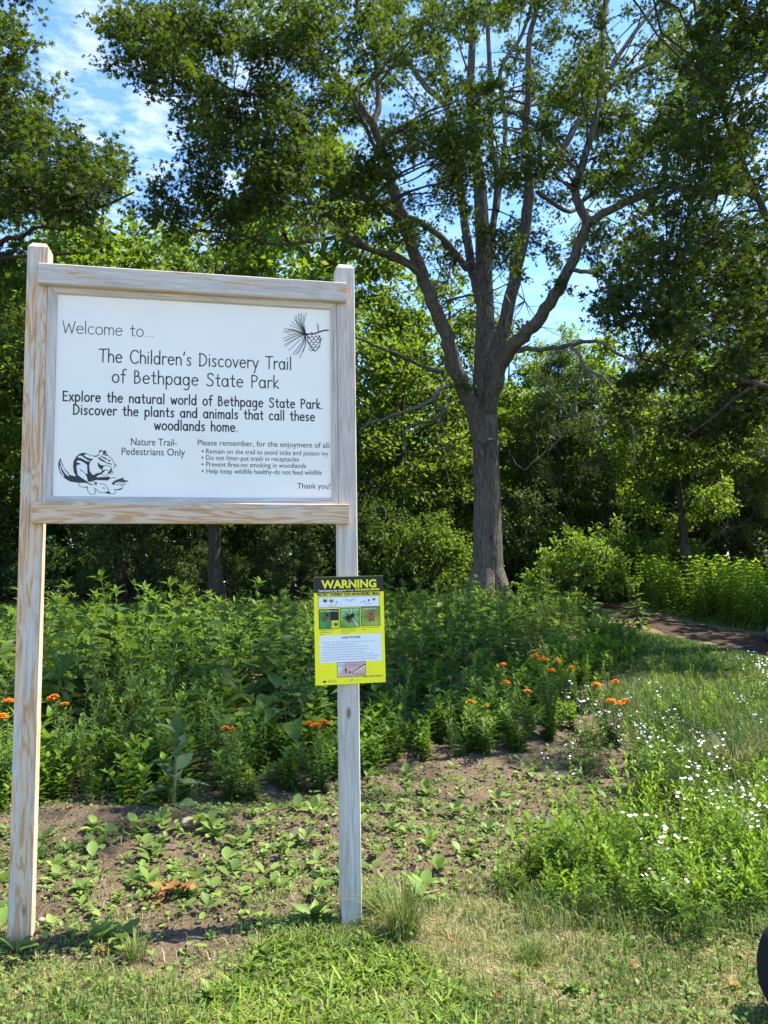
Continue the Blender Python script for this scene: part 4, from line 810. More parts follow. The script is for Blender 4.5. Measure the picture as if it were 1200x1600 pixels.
woods = [  # kind, px, Y, scale, turn, label
 (1, 505, 31, 1.22, .3, 'tall yellow-green tree rising highest behind the top rail of the welcome board'),
 (0, 338, 21.2, .86, 1.9, 'mid green tree behind the middle of the board, its trunk showing under the bottom rail'),
 (2, 190, 27, 1.38, 4.0, 'bushy tree behind the left half of the welcome board'),
 (3, 60, 29, 1.1, 2.2, 'green tree behind the left sign post'),
 (0, -70, 25, 1.05, 5.1, 'broad tree at the far left edge of the woodland'),
 (2, 620, 27, .92, .9, 'bright leafy tree just left of the big oak trunk'),
 (3, 690, 33, 1.05, 3.6, 'yellow-green tree filling the gap left of the oak fork'),
 (0, 810, 34, .86, 2.6, 'mid green tree right behind the oak trunk'),
 (4, 880, 27, .72, .5, 'dark pine with drooping boughs right of the oak trunk'),
 (2, 1010, 36, .80, 1.2, 'low rounded tree under the small white gap of sky'),
 (3, 1090, 29, .76, 4.4, 'yellow-green tree behind the hanging dead branch on the right'),
 (4, 1020, 24, .62, 2.9, 'shaded pine above the bright weeds beside the trail'),
 (0, 1190, 26, .85, .2, 'dense tree closing the view at the right edge'),
 (2, 1300, 24, .9, 3.0, 'bushy tree just past the right edge of the view'),
 (4, 1150, 22, .60, 5.6, 'dark pine with bare lower twigs near the right edge'), (0, 1650, 14.2, .78, 2.5, 'unseen tree added right of the trail to shade it'), (2, 1452, 16.0, .84, 1.5, 'bushy tree added past the right edge to shade the bank of weeds'),  # last two trees are added beyond the right edge to shade trail and bank
 (1, 420, 38, 1.2, 2.0, 'pale tree far back behind the board, left of the tallest crown'), (3, 570, 40, 1.2, 5.0, 'far back tree seen between the right sign post and the oak'), (1, 250, 36, 1.12, .7, 'far back tree above the left half of the board'),
 (0, 740, 42, .9, 4.1, 'far back tree straight behind the oak trunk'), (0, 120, 36, 1.2, 3.3, 'far back tree behind the left post top'), (1, -40, 34, 1.0, 1.4, 'far back tree at the left edge'),
 (1, 1160, 36, .70, 2.4, 'far back yellow-green tree at the right edge'), (2, 860, 44, .85, 2.2, 'far back low tree right of the oak'), (1, 1280, 33, .8, .4, 'far back tree beyond the right edge'), (3, -190, 27, 1, 2, 'tree beyond the left edge of the view'),
 (0, 905, 31, .80, 1.5, 'rounded tree filling the gap between the oak trunk and the pines'), (2, 960, 29, .88, 4.0, 'low spreading tree behind the bushes right of the oak'), (3, 850, 37, .82, 3.1, 'slender tree far behind the vine heaped shrub'), (0, 1060, 33, .72, 2.0, 'tree behind the shaded pine at the right'),
 (2, 1120, 31, .85, 5.2, 'broad low tree behind the bank of weeds'), (3, 1230, 29, .8, 1.1, 'tree just beyond the dense one at the right edge'), (3, 1068, 18.6, .52, .4, 'young yellow-green tree added for sunlit lower leaves of the dark leaning oak'), (2, 770, 30, .75, 2.3, 'short tree hidden mostly by the oak trunk'),  # young yellow-green tree is added to stand for the leaning oak's sunlit leaves
]
for w in woods: place_tree(*w)
# the far side of the wood, one mass of trunks and leaves
FT = MB(); FLf = MB(); r = np.random.default_rng(5)
for q in range(70):
    a_ = r.uniform(-.72, .72); Rr = r.uniform(46, 66); x, y = Rr * math.sin(a_), Rr * math.cos(a_); h = r.uniform(9, 14); hz = float(gz(x, y))
    if .20 < math.atan2(x, y) < .34: h *= .82
    FT.tube([(x, y, hz - .3), (x + .2, y, hz + h * .5), (x, y, hz + h * .9)], [.25, .18, .05], 6)
    for _ in range(26):
        c = np.array([x, y, hz + h * .52]) + unit(1, r)[0] * np.array([3.4, 3.4, h * .48]) * r.uniform(.5, 1); clump(FLf, c, 1.5, 60, .42, SIMPLE, .8, r=r)
FT.n and tag(FT.build('far_woods_trunks', M_bark2), kind='stuff'); tag(FLf.build('far_woods', M_tree), kind='stuff')

# --- shrubs and undergrowth
def make_shrub(name, H, Rr, seed, mat, size, nclump, nleaf, tmpl=OVATE):
    r = np.random.default_rng(seed); o = empty(name); T = MB(); L = MB()
    for q in range(nclump):
        u = unit(1, r)[0]; u[2] = abs(u[2]); u *= r.uniform(.5, 1) ** .5; c = np.array([u[0] * Rr, u[1] * Rr, .12 * H + u[2] * H * .85])
        s = np.array([u[0], u[1], 0]) * .2; grow(T, L, s, .016, c, r.uniform(.28, .46) * (Rr / 1.4) ** .5, nleaf, size, tmpl, r, 5, .05, .95, .75)
    T.build('stems', M_bark2, o, True); L.build('foliage', mat, o); return o
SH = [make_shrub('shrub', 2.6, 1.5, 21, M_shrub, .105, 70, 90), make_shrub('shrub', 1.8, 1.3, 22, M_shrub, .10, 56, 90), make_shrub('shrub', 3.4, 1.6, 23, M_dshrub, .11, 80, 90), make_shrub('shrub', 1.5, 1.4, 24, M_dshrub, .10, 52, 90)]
usedS = set()
def place_shrub(kind, px, Y, s, rz, label, sz=1.0, group=None, dx=0):
    o = SH[kind] if kind not in usedS else copy_tree(SH[kind]); usedS.add(kind); x = at(px, 900, Y)[0] + dx
    o.location = (x, Y, float(gz(x, Y)) - .08); o.rotation_euler = (0, 0, rz); o.scale = (s, s, s * sz); tag(o, label, 'shrub', group); return o
shr = [
 (0, 655, 23, 1.12, .2, 'pale green shrub in sun just left of the oak trunk'), (0, 612, 24.5, 1.25, 2.2, 'taller shrub behind the yellow notice'), (1, 705, 25, .9, 1.2, 'small bright shrub close against the left of the trunk'), (2, 690, 28, 1.0, 4.2, 'dark shrub in the shade left of the trunk'),
 (1, 905, 20.5, 1.15, 1.0, 'bright yellow-green bush right of the oak behind the grass patch'), (1, 960, 21.5, 1.25, 3.1, 'sunlit bush with pale arching sprays beside the trail'), (2, 835, 25, 1.1, 5.0, 'dark vine covered shrub right behind the trunk'), (0, 850, 27.5, 1.5, 2.0, 'tall leafy shrub heaped with vines right of the trunk'),
 (2, 1000, 26, 1.0, .7, 'dark shrub at the foot of the pines'), (2, 1080, 25, .95, 2.7, 'dark shrub behind the trailside weeds'), (0, 1060, 22.5, .95, 4.4, 'green shrub standing above the trailside weeds'), (2, 1170, 23, 1.0, 1.9, 'dark shrub near the right edge behind the weeds'), (3, 1230, 21, 1.3, 1.0, 'shrub at the right edge behind the weeds'),
 (3, 790, 28, 1.2, 0, 'low shrub behind the trunk in deep shade'), (2, 920, 31, 1.2, 2.0, 'far dark shrub right of the oak'),
]
for s in shr: place_shrub(*s)
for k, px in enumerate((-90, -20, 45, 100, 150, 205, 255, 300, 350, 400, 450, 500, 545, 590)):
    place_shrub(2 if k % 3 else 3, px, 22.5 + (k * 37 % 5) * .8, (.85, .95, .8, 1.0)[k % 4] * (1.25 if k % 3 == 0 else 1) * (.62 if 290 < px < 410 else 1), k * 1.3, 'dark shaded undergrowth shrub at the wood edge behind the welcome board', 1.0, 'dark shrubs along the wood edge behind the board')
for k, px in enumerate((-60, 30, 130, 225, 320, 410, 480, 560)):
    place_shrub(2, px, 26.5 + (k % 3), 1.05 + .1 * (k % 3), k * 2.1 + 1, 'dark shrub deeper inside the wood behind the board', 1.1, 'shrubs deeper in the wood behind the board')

# ------------------------------------------------------------------ plants, each kind built a few times and copied
def stem_pts(h, bend, r, n_=6):
    a_ = r.uniform(0, 2 * PI); t_ = np.linspace(0, 1, n_); return np.stack([math.cos(a_) * bend * t_ ** 2, math.sin(a_) * bend * t_ ** 2, h * t_ - .03], 1)
def interp(P, t_):
    k = np.clip(t_ * (len(P) - 1), 0, len(P) - 1.001); i = k.astype(int); f = (k - i)[:, None]; return P[i] * (1 - f) + P[i + 1] * f
def stem_leaves(L, P, n_, r, size, tmpl, t0=.1, t1=1.0, pitch=(.1, .9), opp=True, wid=1.0, prof=None, top=1, jit=.25, lo=.1, hi=.7):
    """leaves up a stem: spiral or in crossed pairs; pitch goes from the low leaves to the top ones"""
    t_ = np.linspace(t0, t1, n_); pos = interp(P, t_); idx = np.arange(n_)
    if opp: ang = (idx % 2) * PI + (idx // 2) * (PI / 2); pos = interp(P, np.repeat(t_[::2], 2)[:n_])
    else: ang = idx * 2.4
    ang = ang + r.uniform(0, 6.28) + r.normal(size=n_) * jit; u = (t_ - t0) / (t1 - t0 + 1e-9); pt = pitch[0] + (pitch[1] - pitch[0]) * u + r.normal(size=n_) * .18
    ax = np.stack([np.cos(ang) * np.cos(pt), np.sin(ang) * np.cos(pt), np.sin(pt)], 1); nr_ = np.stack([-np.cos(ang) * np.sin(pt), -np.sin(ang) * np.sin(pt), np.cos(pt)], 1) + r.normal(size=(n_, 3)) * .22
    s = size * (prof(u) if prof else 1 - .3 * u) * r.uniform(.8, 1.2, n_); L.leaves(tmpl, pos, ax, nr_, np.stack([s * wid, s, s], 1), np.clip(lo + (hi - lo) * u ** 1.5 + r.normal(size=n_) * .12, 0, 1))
def protos(name, k, fn, mats, names, seed):
    out = []
    for q in range(k):
        r = np.random.default_rng(seed + q); parts = [MB() for _ in names]; fn(r, *parts); o = empty(name)
        for B, nm, mt in zip(parts, names, mats):
            if B.n: B.build(nm, mt, o, nm == 'stem')
        out.append(o)
    return out
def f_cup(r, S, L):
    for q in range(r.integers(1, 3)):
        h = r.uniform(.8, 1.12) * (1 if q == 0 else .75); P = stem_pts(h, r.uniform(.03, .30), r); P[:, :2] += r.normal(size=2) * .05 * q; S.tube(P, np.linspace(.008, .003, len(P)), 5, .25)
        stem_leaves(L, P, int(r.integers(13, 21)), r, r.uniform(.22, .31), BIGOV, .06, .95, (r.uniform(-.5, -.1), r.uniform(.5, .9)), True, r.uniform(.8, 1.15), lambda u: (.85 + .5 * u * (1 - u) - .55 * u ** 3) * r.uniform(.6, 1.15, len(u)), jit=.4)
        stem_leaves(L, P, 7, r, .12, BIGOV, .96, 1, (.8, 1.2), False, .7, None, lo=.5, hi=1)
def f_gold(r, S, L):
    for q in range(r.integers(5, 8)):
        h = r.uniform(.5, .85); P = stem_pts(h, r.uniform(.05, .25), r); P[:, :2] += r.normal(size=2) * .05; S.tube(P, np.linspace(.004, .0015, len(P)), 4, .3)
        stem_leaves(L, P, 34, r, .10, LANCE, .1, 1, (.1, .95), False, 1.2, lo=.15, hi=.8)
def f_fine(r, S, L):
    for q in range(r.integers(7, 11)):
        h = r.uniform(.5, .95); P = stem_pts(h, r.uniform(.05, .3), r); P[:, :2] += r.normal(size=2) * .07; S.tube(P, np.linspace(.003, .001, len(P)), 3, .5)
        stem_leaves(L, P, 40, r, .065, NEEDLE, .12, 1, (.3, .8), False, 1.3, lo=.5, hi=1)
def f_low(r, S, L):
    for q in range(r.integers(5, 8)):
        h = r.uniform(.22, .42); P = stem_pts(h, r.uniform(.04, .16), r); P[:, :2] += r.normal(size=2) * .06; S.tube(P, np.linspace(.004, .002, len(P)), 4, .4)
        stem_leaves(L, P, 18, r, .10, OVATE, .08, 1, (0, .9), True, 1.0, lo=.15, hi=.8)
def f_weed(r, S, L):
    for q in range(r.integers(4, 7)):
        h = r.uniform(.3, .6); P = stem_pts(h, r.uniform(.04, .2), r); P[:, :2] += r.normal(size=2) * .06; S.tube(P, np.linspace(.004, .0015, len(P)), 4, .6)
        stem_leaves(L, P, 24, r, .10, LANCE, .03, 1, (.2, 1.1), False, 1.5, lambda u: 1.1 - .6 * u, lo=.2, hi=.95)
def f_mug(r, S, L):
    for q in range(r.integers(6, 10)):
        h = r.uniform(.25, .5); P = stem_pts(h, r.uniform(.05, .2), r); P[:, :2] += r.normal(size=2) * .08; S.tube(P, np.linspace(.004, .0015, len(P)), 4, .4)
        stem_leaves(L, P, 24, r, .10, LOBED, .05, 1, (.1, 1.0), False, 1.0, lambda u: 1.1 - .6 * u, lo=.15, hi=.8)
def f_nettle(r, S, L):
    for q in range(r.integers(5, 8)):
        h = r.uniform(.8, 1.35); P = stem_pts(h, r.uniform(.05, .25), r); P[:, :2] += r.normal(size=2) * .15; S.tube(P, np.linspace(.006, .002, len(P)), 4, .4)
        stem_leaves(L, P, 26, r, .15, OVATE, .1, 1, (-.2, .6), True, 1.0, lo=.1, hi=1)
def f_bush(r, S, L, Fl=None, heads=0):
    tops = []
    for q in range(r.integers(8, 11)):
        h = r.uniform(.38, .55); P = stem_pts(h, r.uniform(.1, .3), r); P[:, :2] += r.normal(size=2) * .04; S.tube(P, np.linspace(.004, .002, len(P)), 4, .3)
        stem_leaves(L, P, 42, r, .075, LANCE, .08, 1, (.1, .8), False, 1.1, lo=.15, hi=.75); tops.append(P[-1])
    return tops
def f_seed(r, S, L):
    n_ = r.integers(3, 10); a_ = np.arange(n_) * 2.4 + r.uniform(0, 6) + r.normal(size=n_) * .4; pt = r.uniform(.05, 1.1, n_); ax = np.stack([np.cos(a_) * np.cos(pt), np.sin(a_) * np.cos(pt), np.sin(pt)], 1)
    nr_ = np.stack([-np.cos(a_) * np.sin(pt), -np.sin(a_) * np.sin(pt), np.cos(pt)], 1); s = r.uniform(.022, .075, n_); z = r.uniform(.0, .04, n_)
    L.leaves(ROUND, np.stack([ax[:, 0] * .012, ax[:, 1] * .012, z], 1), ax, nr_, s, r.uniform(.2, 1, n_))
def f_ros(r, S, L):
    n_ = r.integers(17, 26); a_ = np.arange(n_) * 2.4 + r.uniform(0, 6) + r.normal(size=n_) * .5; pt = np.linspace(.1, 1.0, n_) + r.normal(size=n_) * .3; ax = np.stack([np.cos(a_) * np.cos(pt), np.sin(a_) * np.cos(pt), np.sin(pt)], 1)
    nr_ = np.stack([-np.cos(a_) * np.sin(pt), -np.sin(a_) * np.sin(pt), np.cos(pt)], 1); s = r.uniform(.045, .105, n_); L.leaves(OVATE, ax * .015, ax, nr_ + r.normal(size=(n_, 3)) * .25, np.stack([s * .9, s, s * 1.3], 1), r.uniform(.1, .8, n_))
def f_dock(r, S, L):
    n_ = r.integers(9, 14); a_ = np.arange(n_) * 2.4 + r.uniform(0, 6); pt = np.linspace(.6, 1.25, n_) + r.normal(size=n_) * .12; st = r.uniform(.18, .42, n_)
    ax = np.stack([np.cos(a_) * np.cos(pt), np.sin(a_) * np.cos(pt), np.sin(pt)], 1); e = ax * st[:, None]
    for k in range(n_): S.tube([(0, 0, -.02), e[k] * .5, e[k]], [.005, .004, .003], 4, .3)
    p2 = pt - r.uniform(.4, 1.2, n_); a2 = np.stack([np.cos(a_) * np.cos(p2), np.sin(a_) * np.cos(p2), np.sin(p2)], 1); nn = np.stack([-np.cos(a_) * np.sin(p2), -np.sin(a_) * np.sin(p2), np.cos(p2)], 1) + r.normal(size=(n_, 3)) * .2
    L.leaves(BIGOV, e, a2, nn, r.uniform(.20, .34, n_), r.uniform(.1, .7, n_))
DOCK = protos('big_leaved_plant', 4, f_dock, (M_stem, M_cup), ('stem', 'leaves'), 195)
CUP = protos('cup_plant', 9, f_cup, (M_stem, M_cup), ('stem', 'leaves'), 100); GOLD = protos('goldenrod_plant', 4, f_gold, (M_stem, M_nar), ('stem', 'leaves'), 110)
FINE = protos('feathery_plant', 3, f_fine, (M_stem, M_low), ('stem', 'leaves'), 120); LOW = protos('leafy_plant', 4, f_low, (M_stem, M_low), ('stem', 'leaves'), 130)
WEED = protos('weed_plant', 4, f_weed, (M_stem, M_weed), ('stem', 'leaves'), 140); MUG = protos('mugwort_plant', 3, f_mug, (M_stem, M_low), ('stem', 'leaves'), 150)
NET = protos('trailside_weed', 4, f_nettle, (M_stem, M_weed), ('stem', 'leaves'), 160); ROS = protos('leaf_rosette', 3, f_ros, (M_stem, M_seed), ('stem', 'leaves'), 170)
SEED = []
for q in range(16):
    B = MB(); f_seed(np.random.default_rng(180 + q), None, B); o = B.build('seedling', M_seed); SEED.append(o)
FRESH = set()
def put(plist, x, y, s, label, cat, group=None, sz=1.0, rz=None, k=None):
    o = plist[rng.integers(len(plist)) if k is None else k]
    if o.name in FRESH: o = copy_tree(o)
    else: FRESH.add(o.name)
    o.location = (x, y, float(gnear(x, y))); o.rotation_euler = (rng.normal() * .09, rng.normal() * .09, rng.uniform(0, 6.28) if rz is None else rz); o.scale = (s, s, s * sz); tag(o, label, cat, group); return o
def pxof(x, y, z=None):
    q = np.array([x, y, gnear(x, y) if z is None else z]) - np.array([0, 0, CAMZ]); d = q @ FW; return 600 + F * (q @ RT) / d, 800 - F * (q @ UP) / d
# the bed: front edge as seen, back edge beyond
FRONT = [(-240, 1285), (0, 1272), (60, 1268), (150, 1258), (270, 1262), (420, 1245), (500, 1222), (600, 1208), (700, 1188), (800, 1178), (880, 1150), (930, 1098), (985, 1050), (1003, 1005)]
BED = np.array([hit(*p)[:2] for p in FRONT] + [(4.0, 13.5), (3.6, 16.8), (1.2, 17.2), (-1.5, 14.6), (-5, 13.4), (-8, 12.6), (-7.5, 8)])
def scatter(poly, dmin, n_, ok=None, tries=20000, r=rng):
    lo, hi = poly.min(0), poly.max(0); pts = []
    for _ in range(tries):
        q = lo + r.random(2) * (hi - lo)
        if not inside(q[0], q[1], poly): continue
        if ok is not None and not ok(*q): continue
        dm = dmin(*q) if callable(dmin) else dmin
        if pts and (np.hypot(*(np.array(pts) - q).T) < dm).any(): continue
        pts.append(q)
        if len(pts) >= n_: break
    return pts
def edge_dist(x, y):
    A = BED[:len(FRONT)]; d = 9.0
    for a_, b_ in zip(A[:-1], A[1:]):
        ab = b_ - a_; t_ = np.clip(((x - a_[0]) * ab[0] + (y - a_[1]) * ab[1]) / (ab @ ab), 0, 1); d = min(d, math.hypot(x - a_[0] - ab[0] * t_, y - a_[1] - ab[1] * t_))
    return d
def where(x, y):
    px, _ = pxof(x, y); row = edge_dist(x, y); rw = 'front' if row < .7 else 'middle' if row < 2.6 else 'back'
    sp = 'left of the left post' if px < 60 else 'between the sign posts' if px < 530 else 'between the notice and oak' if px < 760 else 'right of the oak'
    return sp, rw
def inview(x, y): px, _ = pxof(x, y); return -90 < px < 1290
def clear_oak(x, y): return math.hypot(x - oo[0], y - oo[1]) > .95
for x, y in scatter(BED, .235, 640, lambda x, y: edge_dist(x, y) > .55 and inview(x, y) and clear_oak(x, y)):
    e = edge_dist(x, y); sp, rw = where(x, y); px, _ = pxof(x, y); nz = math.sin(x * 1.9 + 1.2 * math.sin(y * 1.1)) * math.sin(y * 1.6 + .8 * math.sin(x * 1.3 + 2)); n3 = math.sin(x * 2.7 + y * 1.9) * math.sin(y * 2.3 - x * 1.1); g_ = '%s of the bed %s' % (rw, sp)
    right = sstep(600, 900, px); hs = (.66 + .38 * sstep(.5, 2.2, e)) * (1 - .35 * right * (y < 9)) * (1.0 - .12 * sstep(9, 12, y) ); u = float(np.clip(rng.random() * .55 + .25 + .30 * nz, 0, .999)); hs *= 1 + .16 * n3
    if u < .56 - .14 * right: put(CUP, x, y, hs * rng.uniform(.66, 1.16), 'broad leaved cup plant in the ' + g_, 'plant', 'cup plants in the ' + g_)
    elif u < .70: put(GOLD, x, y, hs * rng.uniform(.8, 1.3), 'narrow leaved goldenrod in the ' + g_, 'plant', 'goldenrods in the ' + g_)
    elif u < .77: put(FINE, x, y, hs * rng.uniform(.8, 1.05), 'feathery pale green plant in the ' + g_, 'plant', 'feathery plants in the ' + g_)
    elif u < .90 and rw != 'front': put(DOCK, x, y, hs * rng.uniform(1.0, 1.5), 'big leaved rosette plant in the ' + g_, 'plant', 'big leaved plants in the ' + g_)
    else: put(LOW, x, y, hs * rng.uniform(1.1, 1.8), 'bushy leafy plant in the ' + g_, 'plant', 'bushy plants in the ' + g_)
for x, y in scatter(BED, .145, 290, lambda x, y: edge_dist(x, y) < .8 and (edge_dist(x, y) > .22 or rng.random() < .45) and inview(x, y)):
    sp, rw = where(x, y); px, _ = pxof(x, y); e = edge_dist(x, y); s = .68 + .6 * e
    pl_, nm = ((LOW, 'leafy plant') if rng.random() < .62 else (GOLD, 'narrow leaved plant')); s *= .62 if pl_ is GOLD else 1
    put(pl_, x, y, s * rng.uniform(.55, 1.25), 'low %s along the front edge of the bed %s' % (nm, sp), 'plant', 'low %ss along the front edge %s' % (nm, sp))
for px, py, s, sz in ((225, 1150, 1.0, 1.1), (165, 1110, .95, 1.05), (190, 1130, .9, 1), (250, 1120, .95, 1.15), (135, 1140, .9, 1)):
    q = hit(px, py + 60); put(FINE, q[0], q[1], s, 'tall feathery pale green plant in the bed just right of the left sign post', 'plant', 'tall feathery plants right of the left sign post', sz)
for px, py, s in ((182, 1105, 1.22), (232, 1090, 1.26), (322, 1085, 1.32), (370, 1100, 1.15), (985, 1000, 1.0), (1000, 985, 1.05)):
    q = hit(px, py + 0); put(CUP, q[0], q[1], s, 'cup plant standing head and shoulders above the others at photo column %d' % px if 0 else ('taller cup plant rising above its neighbours behind the board opening' if px < 500 else 'tall cup plant at the trail end of the bed'), 'plant', 'cup plants rising above the rest' if px < 500 else 'cup plants at the trail end of the bed')
# the grey-green mullein at the front
B = MB(); S = MB(); r = np.random.default_rng(9); P = np.array([(0, 0, -.03), (.0, .0, .12), (.01, 0, .27), (.0, .01, .43)]); S.tube(P, [.012, .011, .009, .006], 7, .8)
stem_leaves(B, P, 14, r, .20, BIGOV, .12, 1, (.1, 1.15), False, .85, lambda u: 1.05 - .35 * u, lo=.25, hi=.75)
ml = empty('mullein_plant'); S.build('stem', M_stem, ml, True); B.build('leaves', leafmat('mullein_leaf', (.05, .10, .045), (.13, .20, .09), (.14, .24, .06), .25, .7), ml); q = hit(272, 1262); ml.location = (q[0], q[1], float(gnear(q[0], q[1]))); ml.scale = (1.12,) * 3
tag(ml, 'single pale mullein with large upright leaves on a brown stem at the bed front', 'plant')
# butterfly weeds with orange heads: (base px, [flower head px])
def umbel(B, c, R, r, n_=48):
    u = unit(n_, r); u[:, 2] = np.abs(u[:, 2]) * .85; pos = c + u * R * r.uniform(.55, 1, n_)[:, None]
    for k in range(n_):
        for a_ in range(5):
            th = a_ * 2 * PI / 5 + r.uniform(0, 1); ax = np.array([[math.cos(th), math.sin(th), .35]]); B.leaves(SIMPLE, pos[k:k + 1], ax, np.array([[0, 0, 1.0]]) + u[k:k + 1] * .3, np.array([.0165]), np.array([r.uniform(0, 1)]))
def flower_plant(name, base, heads, label, hR, seed, spread=True):
    r = np.random.default_rng(seed); q = hit(*base); o = empty(name); o.location = (q[0], q[1], float(gnear(q[0], q[1]))); b0 = np.array(o.location); S = MB(); L = MB(); H = []
    for k, (px, py) in enumerate(heads):
        e = at(px, py, q[1] + r.uniform(-.12, .12)) - b0; m_ = np.array([e[0] * .35, e[1] * .4, e[2] * .55]); P = smooth_curve([(0, 0, -.03), m_, e], 4); S.tube(P, np.linspace(.005, .003, len(P)), 4, .3)
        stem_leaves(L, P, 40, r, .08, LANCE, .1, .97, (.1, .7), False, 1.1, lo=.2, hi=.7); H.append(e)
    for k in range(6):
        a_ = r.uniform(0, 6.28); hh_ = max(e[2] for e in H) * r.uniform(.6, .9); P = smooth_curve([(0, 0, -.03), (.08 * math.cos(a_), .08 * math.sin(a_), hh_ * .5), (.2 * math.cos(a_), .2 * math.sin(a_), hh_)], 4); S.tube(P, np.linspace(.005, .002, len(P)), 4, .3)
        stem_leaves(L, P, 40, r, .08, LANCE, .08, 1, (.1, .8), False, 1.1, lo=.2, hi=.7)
    S.build('stem', M_stem, o, True); L.build('leaves', M_nar, o)
    for e in H: B = MB(); umbel(B, e, hR * r.uniform(1.15, 1.7), r); B.build('flower_head', M_orange, o)
    return tag(o, label, 'plant')
flower_plant('butterfly_weed', (858, 1150), [(836, 1027), (847, 1032), (871, 1035), (861, 1050), (894, 1046)], 'butterfly weed with five orange heads between the oak trunk and the fleabane', .030, 301)
flower_plant('butterfly_weed', (795, 1165), [(786, 1040), (791, 1068)], 'butterfly weed with two dull orange heads just below the oak trunk', .024, 302)
flower_plant('butterfly_weed', (815, 1175), [(824, 1082)], 'butterfly weed with one deep orange head lower than the others under the oak', .026, 303)
flower_plant('butterfly_weed', (760, 1180), [(759, 1105), (735, 1098)], 'butterfly weed with small half open heads nearest the yellow notice', .015, 304)
flower_plant('butterfly_weed', (945, 1150), [(932, 1072), (961, 1067)], 'butterfly weed with two orange heads above the white fleabane', .026, 305)
flower_plant('butterfly_weed', (962, 1165), [(955, 1098), (968, 1102), (978, 1098)], 'butterfly weed with a wide orange head among the white fleabane flowers', .030, 306)
flower_plant('butterfly_weed', (500, 1235), [(484, 1133), (494, 1136), (505, 1132)], 'butterfly weed with a bright orange head just left of the right sign post', .024, 307)
flower_plant('butterfly_weed', (360, 1250), [(352, 1140), (362, 1142)], 'butterfly weed with a fading orange head in the middle under the board', .016, 308)
flower_plant('butterfly_weed', (98, 1240), [(86, 1090), (101, 1102), (80, 1094)], 'butterfly weed with orange buds just right of the left sign post', .018, 309)
flower_plant('butterfly_weed', (8, 1250), [(13, 1098), (4, 1122)], 'butterfly weed with two orange heads left of the left sign post', .024, 310)
# fleabane: slender stems topped with white daisies, every daisy a part
FLEA = []
for v_ in range(4):
    r = np.random.default_rng(400 + v_); S = MB(); L = MB(); o = empty('fleabane_plant'); DS = []
    for q in range(r.integers(2, 4)):
        h = r.uniform(.45, .68); P = stem_pts(h, r.uniform(.05, .22), r); P[:, :2] += r.normal(size=2) * .04; S.tube(P, np.linspace(.003, .0015, len(P)), 4, .6); stem_leaves(L, P, 16, r, .075, LANCE, .05, .9, (.2, .9), False, 1.2, lo=.2, hi=.8)
        for k in range(r.integers(4, 7)):
            e = P[-1] + np.array([r.normal() * .032, r.normal() * .032, r.uniform(-.02, .04)]); s = interp(P, np.array([r.uniform(.82, .97)]))[0]; S.tube([s, (s + e) / 2 + (0, 0, .006), e], [.0013, .001, .0008], 3, .6)
            nn = np.array([r.normal() * .45, r.normal() * .45 - .3, 1.0]); nn /= np.linalg.norm(nn); a_ = np.cross(nn, [1, 0, 0]); a_ /= np.linalg.norm(a_); b_ = np.cross(nn, a_); R = r.uniform(.0085, .0125)
            n_ = 14; th = np.arange(n_) * 2 * PI / n_; ring = e + R * (np.cos(th)[:, None] * a_ + np.sin(th)[:, None] * b_) * np.where(np.arange(n_) % 2, .82, 1)[:, None] + nn * .0015; inn = e + R * .3 * (np.cos(th)[:, None] * a_ + np.sin(th)[:, None] * b_)
            j = np.arange(n_); j2 = (j + 1) % n_; Wt = MB(); Wt.add(np.concatenate([ring, inn]), [np.stack([j, j2, j2 + n_, j + n_], 1)], r.uniform(.6, 1)); Wt.add(np.concatenate([inn, [e + nn * .003]]), [np.stack([j, j2, np.full(n_, n_)], 1)], .2); DS.append(Wt)
    S.build('stem', M_stem, o); L.build('leaves', M_weed, o)
    for Wt in DS: Wt.build('flower', M_white, o)
    FLEA.append(o)
for px, py, n_, lab in ((922, 1090, 3, 'among the orange heads at the bed end'), (938, 1104, 2, 'among the orange heads at the bed end'), (1018, 1083, 3, 'by the grass beside the bed end'), (1002, 1116, 3, 'by the grass beside the bed end'), (1020, 1134, 3, 'by the grass beside the bed end'), (1078, 1143, 3, 'at the top of the weed clump'), (1100, 1172, 3, 'at the top of the weed clump'), (1040, 1166, 3, 'at the top of the weed clump'),
                        (888, 1186, 2, 'on the bare soil left of the weed clump'), (792, 1274, 1, 'on the bare soil left of the weed clump'), (1116, 1234, 2, 'within the weed clump'), (1166, 1248, 3, 'at the right edge of the weed clump'), (1188, 1262, 3, 'at the right edge of the weed clump'), (1032, 1274, 2, 'within the weed clump'), (1056, 1298, 1, 'within the weed clump'), (1092, 1338, 2, 'within the weed clump'), (1190, 1028, 4, 'beside the trail at the right edge'), (1170, 1040, 3, 'beside the trail at the right edge'), (1182, 1088, 2, 'beside the trail at the right edge')):
    for k in range(n_):
        drop = 62 if py < 1060 else 105 if py < 1200 else 130; s = rng.uniform(.78, .95) * (.62 if 700 < px < 900 else 1); fx = px + rng.normal() * 9; q = hit(fx, py + drop + rng.normal() * 8)
        want = at(fx, py + rng.normal() * 5, q[1])[2] - gnear(q[0], q[1]); put(FLEA, q[0], q[1], s, 'white flowered fleabane ' + lab, 'plant', 'fleabanes ' + lab, float(np.clip(want / (.57 * s), .5, 1.7)))
